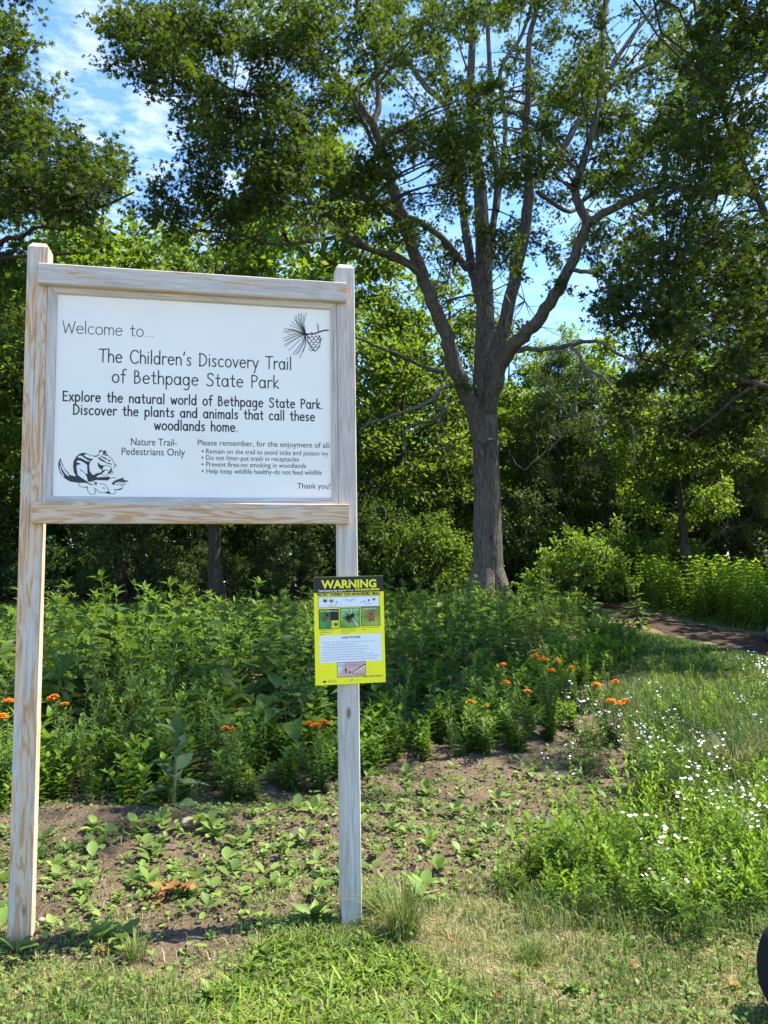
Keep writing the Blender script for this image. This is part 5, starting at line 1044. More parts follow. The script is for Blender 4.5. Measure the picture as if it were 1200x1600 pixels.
# the weed clump on the right
CL = np.array([hit(*p)[:2] for p in ((800, 1400), (880, 1434), (1000, 1452), (1110, 1458), (1200, 1444), (1330, 1430), (1330, 1285), (1200, 1290), (1090, 1300), (1010, 1325), (950, 1352), (860, 1372))])
for x, y in scatter(CL, .125, 240):
    px, py = pxof(x, y); lf = px < 950 + rng.normal() * 40
    if rng.random() < .2 and not lf: put(LOW, x, y, rng.uniform(.45, .75), 'leafy weed in the sunny clump at the right', 'plant', 'leafy weeds in the right clump')
    elif lf: put(MUG, x, y, rng.uniform(.5, .8) * (.8 + .3 * (py < 1390)), 'feather cut mugwort at the left end of the sunny weed clump', 'plant', 'mugworts at the left end of the weed clump')
    else: put(WEED, x, y, rng.uniform(.38, .74), 'upright bright green weed in the sunny clump at the right', 'plant', 'upright weeds in the right clump')
for px, py, s in ((933, 1320, .85), (975, 1290, .8), (1000, 1300, .75), (905, 1340, .7)):
    q = hit(px, py + 30); put(WEED, q[0], q[1], s * .9, 'tall thin seeding weed standing clear of the clump over bare soil', 'plant', 'tall thin weeds over bare soil', 1.3)
# weeds beyond the trail
BANK = np.array([hit(*q)[:2] for q in ((905, 936), (960, 942), (1005, 953), (1045, 964), (1100, 975), (1200, 989), (1340, 1001))] + [(11.5, 18.5), (8.5, 20), (5.4, 22.5)])
for x, y in scatter(BANK, .36, 230, lambda x, y: not on_path(x, y, .12), 9000):
    px, py = pxof(x, y); put(NET, x, y, rng.uniform(.72, 1.05) * (.55 + .45 * sstep(900, 1010, px)), 'tall leafy weed in the bright bank beyond the trail', 'plant', 'tall weeds beyond the trail')
# rank weeds in the long grass between the clump and the trail
RANK = np.array([hit(*q)[:2] for q in ((1010, 1030), (1100, 1020), (1330, 1075), (1330, 1300), (1080, 1300), (1000, 1270), (1025, 1150))])
for x, y in scatter(RANK, .15, 190, lambda x, y: not on_path(x, y, .1), 4000):
    put(WEED if rng.random() < .5 else GOLD if rng.random() < .5 else LOW, x, y, rng.uniform(.4, .7) * (1 - .5 * sstep(7.5, 10, y)), 'short weed in the long grass between trail and weed clump', 'plant', 'short weeds in the long grass')
for k in range(40):                              # low growth round the foot of the oak and along the grass patch
    px = rng.uniform(590, 1000); Y = rng.uniform(16.5, 19.8); x = at(px, 950, Y)[0]
    if on_path(x, Y, .3) or not clear_oak(x, Y) or inside(x, Y, BED): continue
    put(LOW if k % 2 else GOLD, x, Y, rng.uniform(.8, 1.2) * (1.2 if k % 2 else .8), 'low shaded plant growing round the foot of the oak', 'plant', 'low plants round the oak foot')
# seedlings on the bare soil
DIRT = np.array([hit(*p)[:2] for p in [(-200, 1500), (20, 1500), (250, 1510), (330, 1500), (430, 1450), (520, 1445), (620, 1425), (700, 1410), (790, 1385), (870, 1320), (960, 1280), (1000, 1230), (1000, 1160), (930, 1130), (890, 1160), (800, 1190), (700, 1200), (600, 1220), (500, 1235), (400, 1268), (270, 1290), (150, 1292), (0, 1300), (-200, 1300)]])
def dens(x, y):
    px, py = pxof(x, y); a_ = .085
    if 90 < px < 540 and 1290 < py < 1420: a_ = .052
    if py > 1450 and px < 300: a_ = .14
    if px > 640 and py < 1260: a_ = .11
    return a_
for x, y in scatter(DIRT, dens, 300, lambda x, y: -60 < pxof(x, y)[0] < 1010, 6000):
    px, py = pxof(x, y); w_ = 'left of the left sign post' if px < 40 else 'between the two sign posts' if px < 535 else 'right of the right sign post'
    put(SEED, x, y, float(np.clip(rng.lognormal(-.12, .38), .4, 1.3)), 'small green seedling in the bare soil ' + w_, 'seedling', 'seedlings in the bare soil ' + w_)
for px, py, s, lab in ((297, 1402, .9, 'light green leaf rosette beside the curled orange leaves'), (155, 1475, 1.05, 'dark toothed rosette near the foot of the left post'), (668, 1245, 1.0, 'dense green rosette on the soil right of the right post'), (490, 1440, 1.15, 'large leaved rosette at the left foot of the right post'), (250, 1320, .6, 'small rosette midway between the posts'),
                       (610, 1300, .6, 'small rosette on the soil just right of the right post'), (655, 1375, .75, 'broad leaved rosette behind the grass tuft'), (365, 1360, .7, 'pale rosette right of the curled orange leaves'), (440, 1330, .6, 'small rosette nearer the right post'), (895, 1550, .6, 'yellow-green rosette alone in the dry grass'), (735, 1340, .7, 'rosette on soil left of the mugwort'),
                       (330, 1560, .8, 'rosette in the grass at the bottom edge'), (600, 1520, .7, 'rosette in the grass below the grass tuft'), (130, 1400, .7, 'rosette right of the left post'), (415, 1500, .8, 'spreading rosette at the edge of the soil below the board'), (385, 1520, .7, 'flat rosette where the soil meets the bright grass'), (110, 1335, .75, 'leafy rosette close behind the left post foot')):
    q = hit(px, py); put(ROS, q[0], q[1], s, lab, 'plant')
# ------------------------------------------------------------------ grass
def blades(B, x, y, h, r, w=.0028, lean=.5, tint=(.2, .9)):
    n_ = len(x); z = gnear(x, y); a_ = r.uniform(0, 2 * PI, n_); ln = h * np.abs(r.normal(size=n_)) * lean; d = np.stack([np.cos(a_), np.sin(a_)], 1); p = np.stack([-d[:, 1], d[:, 0]], 1) * (w * r.uniform(.7, 1.5, n_))[:, None]
    b0 = np.stack([x, y], 1); m_ = b0 + d * (ln * .3)[:, None]; e = b0 + d * ln[:, None]
    V = np.stack([np.column_stack([b0 - p, z - .004]), np.column_stack([b0 + p, z - .004]), np.column_stack([m_ - p * .8, z + h * .6]), np.column_stack([m_ + p * .8, z + h * .6]), np.column_stack([e, z + h * (1 - .25 * np.minimum(1, ln / h))])], 1)
    i = np.arange(n_)[:, None] * 5; B.add(V.reshape(-1, 3), [i + np.array([[0, 1, 3, 2]]), i + np.array([[2, 3, 4]])], np.repeat(r.uniform(*tint, n_), 5))
M_grass, n, L, out = newmat('grass_blade'); a = n.new('ShaderNodeAttribute'); a.attribute_name = 'tint'
r_ = ramp(n, [(0, (.035, .085, .018)), (.45, (.12, .20, .035)), (.62, (.20, .25, .06)), (.8, (.40, .34, .15)), (1, (.52, .45, .26))]); L(a.outputs['Fac'], r_.inputs[0])
p = n.new('ShaderNodeBsdfPrincipled'); p.inputs['Roughness'].default_value = .55; p.inputs['Specular IOR Level'].default_value = .3; L(r_.outputs[0], p.inputs['Base Color']); tr = n.new('ShaderNodeBsdfTranslucent'); L(r_.outputs[0], tr.inputs['Color'])
mxs = n.new('ShaderNodeMixShader'); mxs.inputs[0].default_value = .35; L(p.outputs[0], mxs.inputs[1]); L(tr.outputs[0], mxs.inputs[2]); L(mxs.outputs[0], out.inputs[0])
r = np.random.default_rng(77)
def lawn(n_, x0, x1, y0, y1, cond): 
    x = r.uniform(x0, x1, n_); y = r.uniform(y0, y1, n_); k = cond(x, y); return x[k], y[k]
def patchy(x, y, f, th): return np.sin(x * f + 1.3 * np.sin(y * f * .7)) * np.sin(y * f * 1.2 + .9 * np.sin(x * f * .8 + 2)) + r.normal(size=len(x)) * .35 > th
GB = MB()
x, y = lawn(170000, -3.4, 3.8, 2.05, 4.7, lambda x, y: ~inside(x, y + .05, SOIL)); blades(GB, x, y, r.uniform(.006, .014, len(x)), r, .0013, 4.5, (.55, 1.0))
SOFTD = lambda x, y: .5 * np.sin(x * 5.1 + 2 * np.sin(y * 3)) + .4 * np.sin(y * 9 + x * 4) + r.normal(size=len(x)) * .5
x, y = lawn(180000, -3.4, 3.8, 2.05, 4.7, lambda x, y: ~inside(x, y + .06 * SOFTD(x, y), SOIL) & patchy(x, y, 5, -.25) & patchy(x * 1.3 + 4, y * 2.1, 6, -.5)); blades(GB, x, y, r.uniform(.012, .045, len(x)), r, .0016, .9, (.38, 1.0))
x, y = lawn(55000, -3.4, 3.8, 2.05, 3.9, lambda x, y: ~inside(x, y + .09 * SOFTD(x, y), SOIL) & patchy(x + 7, y, 5, .12)); blades(GB, x, y, r.uniform(.025, .07, len(x)), r, .0022, .8, (.15, .62))
x, y = lawn(9000, -3, 3, 2.4, 5, lambda x, y: inside(x, y, SOIL) & patchy(x, y, 3.5, .62)); blades(GB, x, y, r.uniform(.02, .06, len(x)), r, .0018, .8, (.3, .95))
x, y = lawn(60000, .6, 4.6, 3.6, 6.2, lambda x, y: ~inside(x, y, SOIL)); blades(GB, x, y, r.uniform(.04, .12, len(x)), r, .0022, .6, (.25, .8))
# long grass on the right beside the trail
x, y = lawn(120000, 2.0, 9.5, 5.2, 13.5, lambda x, y: ~inside(x, y, SOIL) & ~inside(x, y, BED)); k = np.array([not on_path(a_, b_, -.1) for a_, b_ in zip(x, y)]); x, y = x[k], y[k]; blades(GB, x, y, r.uniform(.08, .26, len(x)) * (1 - .72 * sstep(7.5, 10.5, y)), r, .0035, .5, (.15, .72))
# lawn between the bed and the wood
x, y = lawn(90000, -14, 8, 12.5, 24, lambda x, y: ~inside(x, y, BED)); k = np.array([not on_path(a_, b_) for a_, b_ in zip(x, y)]); x, y = x[k], y[k]; blades(GB, x, y, r.uniform(.05, .14, len(x)), r, .007, .6, (.2, .68))
tag(GB.build('grass', M_grass), kind='stuff')
x, y = lawn(70000, 2.5, 9.0, 10.5, 18, lambda x, y: ~inside(x, y, BED)); k = np.array([not on_path(a_, b_, -.05) for a_, b_ in zip(x, y)]); x, y = x[k], y[k]; B2 = MB(); blades(B2, x, y, r.uniform(.04, .12, len(x)), r, .006, .6, (.1, .6)); tag(B2.build('grass', M_grass), kind='stuff').name = 'verge_grass'
CB = MB()                                        # clover and small broad weeds among the turf
x, y = lawn(26000, -3.2, 3.6, 2.1, 4.3, lambda x, y: ~inside(x, y + .08 * SOFTD(x, y), SOIL) & patchy(x, y, 2.6, .1)); n_ = len(x); ax = unit(n_, r); ax[:, 2] = np.abs(ax[:, 2]) * .5; nn = r.normal(size=(n_, 3)) * .4; nn[:, 2] += 1
CB.leaves(ROUND, np.stack([x, y, gnear(x, y) + r.uniform(.005, .05, n_)], 1), ax, nn, r.uniform(.012, .03, n_), r.uniform(0, .9, n_)); 
x, y = lawn(13000, .5, 3.6, 3.75, 6.5, lambda x, y: ~inside(x, y, SOIL) & patchy(x, y, 2.2, .0)); n_ = len(x); ax = unit(n_, r); ax[:, 2] = np.abs(ax[:, 2]) * .6; nn = r.normal(size=(n_, 3)) * .5; nn[:, 2] += 1
CB.leaves(OVATE, np.stack([x, y, gnear(x, y) + r.uniform(.005, .10, n_)], 1), ax, nn, r.uniform(.02, .045, n_), r.uniform(0, .9, n_))
x, y = lawn(34000, -2.6, 2.6, 3.0, 6.0, lambda x, y: inside(x, y, SOIL) & patchy(x, y, 4.5, .0)); n_ = len(x); ax = unit(n_, r); ax[:, 2] = np.abs(ax[:, 2]) * .4; nn = r.normal(size=(n_, 3)) * .4; nn[:, 2] += 1
CB.leaves(ROUND, np.stack([x, y, gnear(x, y) + r.uniform(.002, .02, n_)], 1), ax, nn, r.uniform(.009, .030, n_), r.uniform(.3, 1, n_))
tag(CB.build('clover', M_seed), kind='stuff')
# lime green crabgrass: broad blades spreading from one point
def f_crab(r, S, L):
    n_ = r.integers(16, 26); a_ = r.uniform(0, 6.28, n_); pt = r.uniform(.25, 1.2, n_); ax = np.stack([np.cos(a_) * np.cos(pt), np.sin(a_) * np.cos(pt), np.sin(pt)], 1); nr_ = np.stack([-np.cos(a_) * np.sin(pt), -np.sin(a_) * np.sin(pt), np.cos(pt)], 1)
    s = r.uniform(.05, .11, n_); L.leaves(CRAB, np.column_stack([r.normal(size=(n_, 2)) * .02, np.zeros(n_)]), ax, nr_, s, r.uniform(.3, 1, n_))
CRAB = blade_rows([(0, 0), (.1, .05), (.55, .045), (1, 0)], .3, .45)
CRABS = protos('crabgrass_tuft', 5, f_crab, (M_stem, leafmat('crabgrass_leaf', (.08, .145, .014), (.23, .33, .035), (.32, .45, .03), .36, .5)), ('stem', 'leaves'), 190)
CRP = np.array([hit(*q)[:2] for q in ((290, 1640), (330, 1560), (420, 1480), (540, 1465), (640, 1490), (740, 1560), (760, 1640))])
for x, y in scatter(CRP, .062, 105, None, 4000): put(CRABS, x, y, rng.uniform(.6, 1.15), 'lime green crabgrass tuft in the turf below the right sign post', 'grass tuft', 'crabgrass tufts below the right post')
CRP2 = np.array([hit(*q)[:2] for q in ((760, 1640), (740, 1520), (800, 1430), (1180, 1440), (1180, 1640))])
for x, y in scatter(CRP2, .12, 45, None, 3000): put(CRABS, x, y, rng.uniform(.35, .7), 'small green grass tuft in the dry turf at the right', 'grass tuft', 'small tufts in the dry turf')
CRP3 = np.array([hit(*q)[:2] for q in ((0, 1640), (0, 1545), (120, 1520), (280, 1530), (290, 1640))])
for x, y in scatter(CRP3, .09, 45, None, 3000): put(CRABS, x, y, rng.uniform(.35, .75), 'small green grass tuft in the turf at the bottom left', 'grass tuft', 'small tufts in the turf at the bottom left')
# smaller sprouts among the seedlings, more than one could count
SB = MB(); r = np.random.default_rng(63)
for _ in range(2300):
    q = DIRT.min(0) + r.random(2) * (DIRT.max(0) - DIRT.min(0))
    if not inside(q[0], q[1], DIRT) or math.sin(q[0] * 3.1 + 1) * math.sin(q[1] * 3.7) + r.normal() * .4 < -.15: continue
    n_ = r.integers(3, 8); a_ = np.arange(n_) * 2.4 + r.uniform(0, 6); pt = r.uniform(.1, 1.0, n_); ax = np.stack([np.cos(a_) * np.cos(pt), np.sin(a_) * np.cos(pt), np.sin(pt)], 1); nr_ = np.stack([-np.cos(a_) * np.sin(pt), -np.sin(a_) * np.sin(pt), np.cos(pt)], 1)
    SB.leaves(ROUND if r.random() < .6 else OVATE, np.column_stack([q[0] + ax[:, 0] * .008, q[1] + ax[:, 1] * .008, float(gnear(q[0], q[1])) + r.uniform(0, .03, n_)]), ax, nr_, r.uniform(.012, .042, n_), r.uniform(.2, 1, n_))
tag(SB.build('leaves', M_seed), kind='stuff').name = 'sprouts'
# worn thin grass where turf and soil meet
x, y = lawn(60000, -2.4, 2.4, 2.3, 4.4, lambda x, y: inside(x, y - .22 + .12 * SOFTD(x, y), SOIL) & ~inside(x, y - .45, SOIL) & patchy(x, y, 6, .1) | (inside(x, y, SOIL) & ~inside(x, y - .28, SOIL) & patchy(x + 3, y, 8, .25)))
EB = MB(); blades(EB, x, y, r.uniform(.012, .05, len(x)), r, .0017, .9, (.35, 1.0)); tag(EB.build('grass', M_grass), kind='stuff').name = 'worn_grass'
# grass tufts
def tuft(base, n_, h, R, label, tint, lean=.55, w=.002):
    q = hit(*base); B = MB(); rg = np.random.default_rng(int(base[0] + base[1])); a_ = rg.uniform(0, 6.28, n_); rr = np.sqrt(rg.random(n_)) * R * .6; d = np.stack([np.cos(a_), np.sin(a_), 0 * a_], 1); p = np.stack([-d[:, 1], d[:, 0], 0 * a_], 1) * (w * rg.uniform(.6, 1.3, n_))[:, None]
    H_ = h * rg.uniform(.35, 1.05, n_) ** .8; ln = H_ * np.abs(rg.normal(lean, .35, n_)); b0 = d * rr[:, None] + rg.normal(size=(n_, 3)) * R * .25 * np.array([1, 1, 0]); rows = []
    for t_, wd in ((0, 1), (.4, .9), (.75, .6)):
        c = b0 + d * (ln * t_ ** 1.7)[:, None]; c[:, 2] += H_ * (t_ - .22 * t_ ** 3 * np.minimum(ln / H_, 1.5)); rows += [c - p * wd, c + p * wd]
    c = b0 + d * ln[:, None]; c[:, 2] += H_ * (1 - .34 * np.minimum(ln / H_, 1.5)); V = np.stack(rows + [c], 1); i = np.arange(n_)[:, None] * 7
    B.add(V.reshape(-1, 3), [np.concatenate([i + np.array([[0, 1, 3, 2]]), i + np.array([[2, 3, 5, 4]])]), i + np.array([[4, 5, 6]])], np.repeat(rg.uniform(*tint, n_), 7))
    o = B.build('grass_tuft', M_grass); o.location = (q[0], q[1], float(gnear(q[0], q[1]))); return tag(o, label, 'grass tuft')
tuft((632, 1466), 330, .27, .07, 'wispy grass tuft at the right foot of the right sign post', (.25, .8)); tuft((590, 1430), 120, .2, .05, 'thin grass tuft close behind the right sign post', (.3, .9))
tuft((1150, 1215), 500, .42, .16, 'tall straw coloured grass tuft above the weed clump', (.55, 1), .5); tuft((1185, 1190), 300, .4, .14, 'dry grass tuft at the right edge above the weed clump', (.5, 1), .5)
tuft((210, 1500), 90, .12, .05, 'small grass tuft on the soil near the left post', (.3, .8)); tuft((830, 1500), 260, .09, .08, 'dense low grass tuft in the dry turf at the right', (.3, .7))
# ------------------------------------------------------------------ litter on the soil
M_chip = tinted('bark_chip', [(0, (.035, .022, .016)), (.5, (.13, .08, .05)), (.85, (.30, .21, .13)), (1, (.45, .36, .26))], .9)
B = MB(); x, y = lawn(42000, -3.2, 3.2, 2.3, 6.6, lambda x, y: inside(x, y, SOIL) & (patchy(x, y, 5, -.6))); n_ = len(x); ax = unit(n_, r); ax[:, 2] *= .2; nn = r.normal(size=(n_, 3)) * .3; nn[:, 2] += 1; s = r.uniform(.006, .03, n_) * r.uniform(.3, 1.1, n_)
B.leaves(SIMPLE, np.stack([x, y, gnear(x, y) + .003], 1), ax, nn, np.stack([s * r.uniform(.3, .9, n_), s, s * 2.5], 1), np.clip(r.normal(.40, .28, n_), 0, 1)); x, y = lawn(5200, -3.2, 3.2, 3.0, 6.6, lambda x, y: inside(x, y, SOIL) & patchy(x, y, 2.4, .1)); n_ = len(x); ax = unit(n_, r); ax[:, 2] *= .35; nn = r.normal(size=(n_, 3)) * .5; nn[:, 2] += 1; s = r.uniform(.02, .06, n_)
B.leaves(SIMPLE, np.stack([x, y, gnear(x, y) + .006], 1), ax, nn, np.stack([s * r.uniform(.2, .7, n_), s, s * 2.0], 1), np.clip(r.normal(.34, .3, n_), 0, 1)); tag(B.build('wood_chips', M_chip), kind='stuff')
M_dleaf = leafmat('dead_leaf', (.16, .065, .022), (.42, .20, .07), (.35, .14, .04), .2, .7)
def curl(B, c, s, r, tint):
    """a dry curled oak leaf"""
    V, Q = STAR; V = V.copy(); k = r.uniform(.8, 1.8); V[:, 2] += k * V[:, 0] ** 2 + r.uniform(.2, .7) * (V[:, 1] - .5) ** 2; a_ = r.uniform(0, 6.28); tl = r.normal() * .3
    ax = np.array([[math.cos(a_), math.sin(a_), tl]]); nn = np.array([[r.normal() * .4, r.normal() * .4, 1]]); B.leaves((V, Q), np.array([c]), ax, nn, np.array([s]), np.array([tint]))
def dead_leaf(px, py, s, label, group=None):
    q = hit(px, py); B = MB(); curl(B, (0, 0, .008), s, rng, rng.uniform(.1, 1)); o = B.build('dead_leaf', M_dleaf); o.location = (q[0], q[1], float(gnear(q[0], q[1]))); tag(o, label, 'dead leaf', group)
q0 = hit(268, 1402); B = MB()
for k in range(15): curl(B, (rng.normal() * .055, rng.normal() * .03, .01 + abs(rng.normal()) * .02), rng.uniform(.06, .10), rng, rng.uniform(.3, 1))
o = B.build('dead_leaf_pile', M_dleaf); o.location = (q0[0], q0[1], float(gnear(q0[0], q0[1]))); tag(o, 'heap of curled orange dead oak leaves on the soil between the posts', 'dead leaves')
dead_leaf(592, 1463, .085, 'curled tan oak leaf right of the right post foot'); dead_leaf(760, 1556, .07, 'pale star shaped oak leaf in the dry grass'); dead_leaf(1160, 1548, .06, 'brown oak leaf in the grass near the black bag'); dead_leaf(178, 1490, .08, 'brown oak leaf beside the dark toothed rosette'); dead_leaf(105, 1270, .08, 'orange oak leaf under the plants right of the left post')
for px, py in ((180, 1520), (300, 1505), (500, 1325), (560, 1510), (700, 1470), (860, 1600), (1000, 1520), (1090, 1560), (420, 1265), (470, 1255), (640, 1330), (1150, 1490), (990, 1570)): dead_leaf(px, py, rng.uniform(.04, .07), 'small dry brown leaf lying on the ground', 'dry leaves scattered on the ground')
M_stone = plain('stone', (.30, .235, .19), .85, .2, .25, 30, .4)
def stone(px, py, s, label, group=None):
    q = hit(px, py); r = np.random.default_rng(int(px * 7 + py)); B = MB(); n1_, n2_ = 9, 14; V = []
    ph_ = r.uniform(0, 6, 6)
    for i in range(n1_):
        for j in range(n2_):
            a_, b_ = PI * i / (n1_ - 1), 2 * PI * j / n2_; d = np.array([math.sin(a_) * math.cos(b_), math.sin(a_) * math.sin(b_), math.cos(a_)]); k = 1 + .13 * math.sin(3 * d[0] + ph_[0]) + .12 * math.sin(4 * d[1] + ph_[1]) + .09 * math.sin(5 * d[2] + ph_[2] + 2 * d[0]); V.append(d * k * s * np.array([1.15, .85, .62]))
    I_ = [(i * n2_ + j, i * n2_ + (j + 1) % n2_, (i + 1) * n2_ + (j + 1) % n2_, (i + 1) * n2_ + j) for i in range(n1_ - 1) for j in range(n2_)]; B.add(V, [np.array(I_)[:, ::-1]]); o = B.build('stone', M_stone, None, True); o.location = (q[0], q[1], float(gnear(q[0], q[1])) + s * .22); o.rotation_euler = (0, 0, r.uniform(0, 6)); tag(o, label, 'stone', group)
stone(296, 1291, .045, 'rounded tan stone on the soil ridge under the board'); stone(64, 1442, .016, 'pale pebble just right of the left post foot'); stone(201, 1419, .012, 'small white pebble between the posts left of the orange leaves')
for px, py in ((120, 1360), (345, 1440), (460, 1400), (560, 1350), (620, 1370), (720, 1310), (790, 1240), (850, 1220), (240, 1470), (90, 1450), (520, 1405), (430, 1375)): stone(px, py, rng.uniform(.006, .011), 'tiny pale pebble lying on the bare soil', 'pebbles on the bare soil')
M_twig = plain('twig_wood', (.36, .27, .19), .9, .1)
for px, py, l, a_, lab in ((190, 1498, .12, .5, 'short peeled stick by the dark toothed rosette'), (655, 1402, .22, .35, 'pale bent twig on the soil right of the grass tuft'), (325, 1377, .06, .1, 'pale stub of twig beside the orange leaves'), (490, 1365, .09, 1.3, 'thin upright white twig left of the right post')):
    q = hit(px, py); B = MB(); d = np.array([math.cos(a_), math.sin(a_) * .6, .15 + (a_ > 1) * .8]) * l; B.tube([-d / 2 + (0, 0, .012), (0, 0, .018), d / 2 + (0, .006, .012)], [.005, .0045, .002], 5); o = B.build('twig', M_twig, None, True); o.location = (q[0], q[1], float(gnear(q[0], q[1]))); tag(o, lab, 'twig')
# ------------------------------------------------------------------ the black bag cut off by the right edge
M_bag = plain('black_canvas', (.016, .016, .019), .9, .2, .3, 220, .3); M_bag2 = plain('black_strap', (.014, .014, .017), .7, .3)
bag = empty('backpack'); q = hit(1262, 1592); bag.location = (q[0], q[1], float(gnear(q[0], q[1]))); bag.rotation_euler = (0, .04, 0)
def pillow(w, d, h, e=3.2, n1_=18, n2_=28, wob=.0):
    B = MB(); V = []
    for i in range(n1_):
        a_ = -PI / 2 + PI * i / (n1_ - 1); ca, sa = math.cos(a_), math.sin(a_); cz = math.copysign(abs(sa) ** (2 / e), sa); rr = abs(ca) ** (2 / e)
        for j in range(n2_):
            b_ = 2 * PI * j / n2_; cb, sb_ = math.cos(b_), math.sin(b_); V.append((w * rr * math.copysign(abs(cb) ** (2 / e), cb) * (1 + wob * math.sin(7 * a_ + 3 * b_)), d * rr * math.copysign(abs(sb_) ** (2 / e), sb_), h * cz + h))
    I_ = [(i * n2_ + j, i * n2_ + (j + 1) % n2_, (i + 1) * n2_ + (j + 1) % n2_, (i + 1) * n2_ + j) for i in range(n1_ - 1) for j in range(n2_)]; B.add(V, [np.array(I_)]); return B
pillow(.165, .11, .175, 2.7, wob=.02).build('body', M_bag, bag, True)
B = pillow(.115, .05, .085, 2.8); B.V = [v + np.array([.03, -.075, .03]) for v in B.V]; B.build('front_pocket', M_bag, bag, True)
for sx in (-.07, .07):
    B = MB(); B.tube([(.12, sx, .31), (.19, sx * 1.1, .27), (.20, sx * 1.1, .16), (.15, sx, .04)], [.012, .016, .016, .010], 8); B.build('shoulder_strap', M_bag2, bag, True)
B = MB(); B.tube([(-.04, .04, .345), (-.03, .04, .385), (.03, .04, .385), (.04, .04, .345)], .007, 8); B.build('handle', M_bag2, bag, True)
tag(bag, 'rounded black bag on the grass, cut off by the right edge of the view', 'bag')
# ------------------------------------------------------------------ someone walking off along the trail, all but the trailing foot beyond the right edge
def skin(name, chains, mat, parent):
    """a body part grown round joined chains of (x, y, z, radius); chains that start on an existing joint share it"""
    vs = []; es = []; rad = []
    def vid(p):
        for i, q in enumerate(vs):
            if max(abs(q[k] - p[k]) for k in range(3)) < 1e-5: return i
        vs.append(tuple(p[:3])); rad.append(p[3]); return len(vs) - 1
    for ch_ in chains:
        ids = [vid(p) for p in ch_]; es += list(zip(ids[:-1], ids[1:]))
    me = bpy.data.meshes.new('skel'); me.from_pydata(vs, es, []); ob = bpy.data.objects.new('skel', me); C.objects.link(ob)
    ob.modifiers.new('skin', 'SKIN'); lay = me.skin_vertices[0].data if me.skin_vertices else None
    for i, r_ in enumerate(rad): lay[i].radius = (r_, r_)
    lay[0].use_root = True; s_ = ob.modifiers.new('sub', 'SUBSURF'); s_.levels = 2; s_.render_levels = 2
    m2 = bpy.data.meshes.new_from_object(ob.evaluated_get(bpy.context.evaluated_depsgraph_get())); bpy.data.objects.remove(ob); bpy.data.meshes.remove(me)
    m2.polygons.foreach_set('use_smooth', np.ones(len(m2.polygons), bool)); m2.materials.clear(); m2.materials.append(mat); m2.name = name
    o = bpy.data.objects.new(name, m2); C.objects.link(o); o.parent = parent; return o
M_skin = plain('skin', (.45, .27, .19), .55, .35); M_trs = plain('grey_trousers', (.12, .14, .17), .9, .1, .15, 60); M_shoe = plain('black_shoe', (.012, .012, .014), .5, .3); M_shirt = plain('dark_shirt', (.05, .06, .09), .9, .1, .15, 60); M_hair = plain('brown_hair', (.05, .03, .02), .6, .3)
q = hit(1198, 1013); per = empty('person', (q[0] + .47, q[1], float(gnear(q[0], q[1])) + .03), 0)
tag(per, 'person in grey trousers and black shoes walking off the right edge along the trail', 'person')
arms = []
for sy, sw in ((1, .32), (-1, -.30)):
    sh = (.04, .17 * sy, 1.40, .048); el = (.04 - sw * .35, .23 * sy, 1.12, .038); wr = (.04 + (-.62 if sw > 0 else .9) * abs(sw) + .05, .22 * sy, .90, .026); pm = (wr[0] + .02, .215 * sy, .83, .030)
    arms.append([(.04, 0, 1.40, .085), sh, el, wr, pm])
    for k in range(4):
        fx = -.024 + .016 * k; arms.append([pm, (pm[0] + fx, pm[1], .785, .010), (pm[0] + fx * 1.1 + .004, pm[1] - .012 * sy, .75 - .006 * (k in (1, 2)), .009), (pm[0] + fx + .01, pm[1] - .028 * sy, .725 - .008 * (k in (1, 2)), .008)])
    arms.append([(wr[0] + .005, wr[1], .88, .022), (pm[0] + .035, pm[1] - .015 * sy, .825, .011), (pm[0] + .045, pm[1] - .02 * sy, .785, .009)])
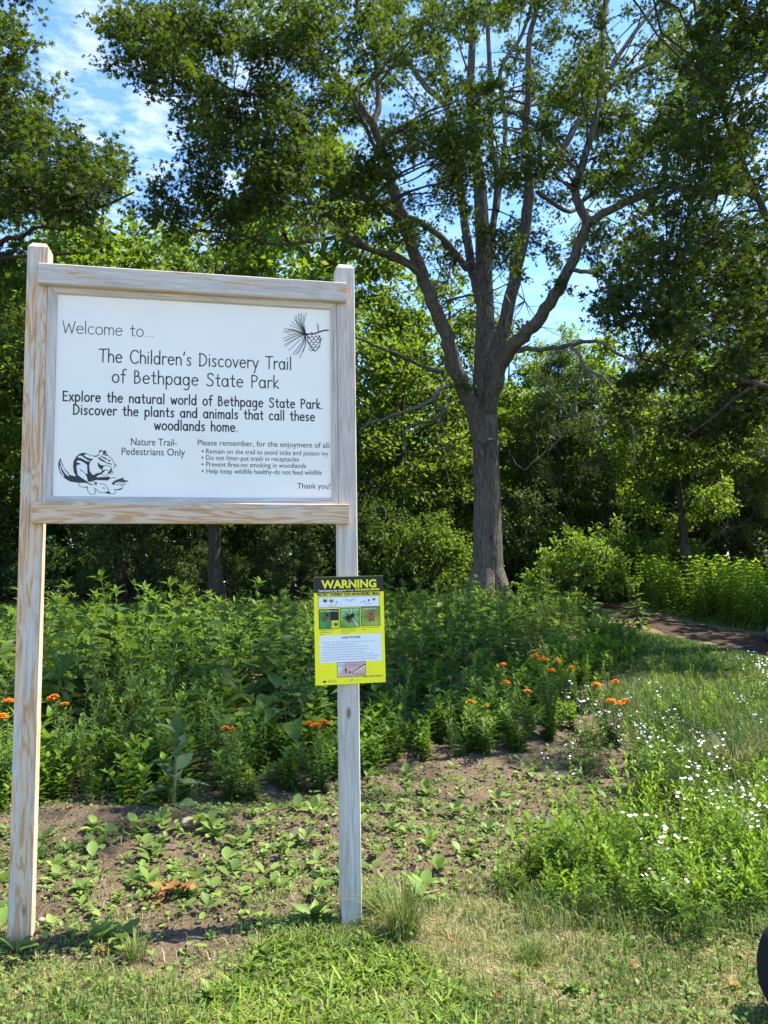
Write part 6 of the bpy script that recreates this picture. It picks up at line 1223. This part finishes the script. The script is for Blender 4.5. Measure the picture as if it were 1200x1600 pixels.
skin('body', [[(0, 0, .98, .10), (.02, 0, 1.15, .10), (.04, 0, 1.40, .085), (.05, 0, 1.49, .050), (.06, 0, 1.56, .062), (.075, 0, 1.63, .088), (.07, 0, 1.70, .080), (.065, 0, 1.745, .045)], [(.075, 0, 1.63, .088), (.155, 0, 1.625, .022), (.185, 0, 1.60, .012)], [(.06, 0, 1.56, .062), (.14, 0, 1.555, .032)],
               [(.075, 0, 1.63, .088), (.065, .088, 1.62, .016)], [(.075, 0, 1.63, .088), (.065, -.088, 1.62, .016)]] + arms, M_skin, per)
skin('shirt', [[(0, 0, .93, .135), (.01, 0, 1.05, .125), (.025, 0, 1.2, .130), (.04, 0, 1.38, .125), (.045, 0, 1.46, .070)]] + [[(.04, 0, 1.38, .125), (.04, .19 * s_, 1.39, .066), (.04 - .06 * s_, .225 * s_, 1.24, .056), (.04 - .10 * s_, .235 * s_, 1.16, .054)] for s_ in (1, -1)], M_shirt, per)
skin('trousers', [[(0, 0, .98, .125), (0, 0, .90, .135)], [(0, 0, .90, .135), (-.02, .095, .80, .095), (-.13, .10, .50, .068), (-.29, .10, .32, .058), (-.40, .10, .19, .056)], [(0, 0, .90, .135), (.04, -.095, .80, .095), (.20, -.095, .50, .068), (.27, -.095, .28, .058), (.315, -.095, .12, .056)]], M_trs, per)
skin('shoe', [[(-.46, .10, .155, .042), (-.425, .10, .12, .046), (-.37, .10, .055, .042), (-.31, .10, .035, .034), (-.27, .10, .03, .026)], [(-.425, .10, .12, .046), (-.405, .10, .185, .044)]], M_shoe, per)
skin('shoe', [[(.275, -.095, .045, .042), (.32, -.095, .045, .046), (.39, -.095, .05, .042), (.45, -.095, .05, .034), (.49, -.095, .055, .026)], [(.32, -.095, .045, .046), (.315, -.095, .11, .044)]], M_shoe, per)
skin('hair', [[(.045, 0, 1.58, .06), (.045, 0, 1.66, .092), (.055, 0, 1.73, .075), (.065, 0, 1.765, .040)], [(.055, 0, 1.73, .075), (.115, 0, 1.725, .045)]], M_hair, per)
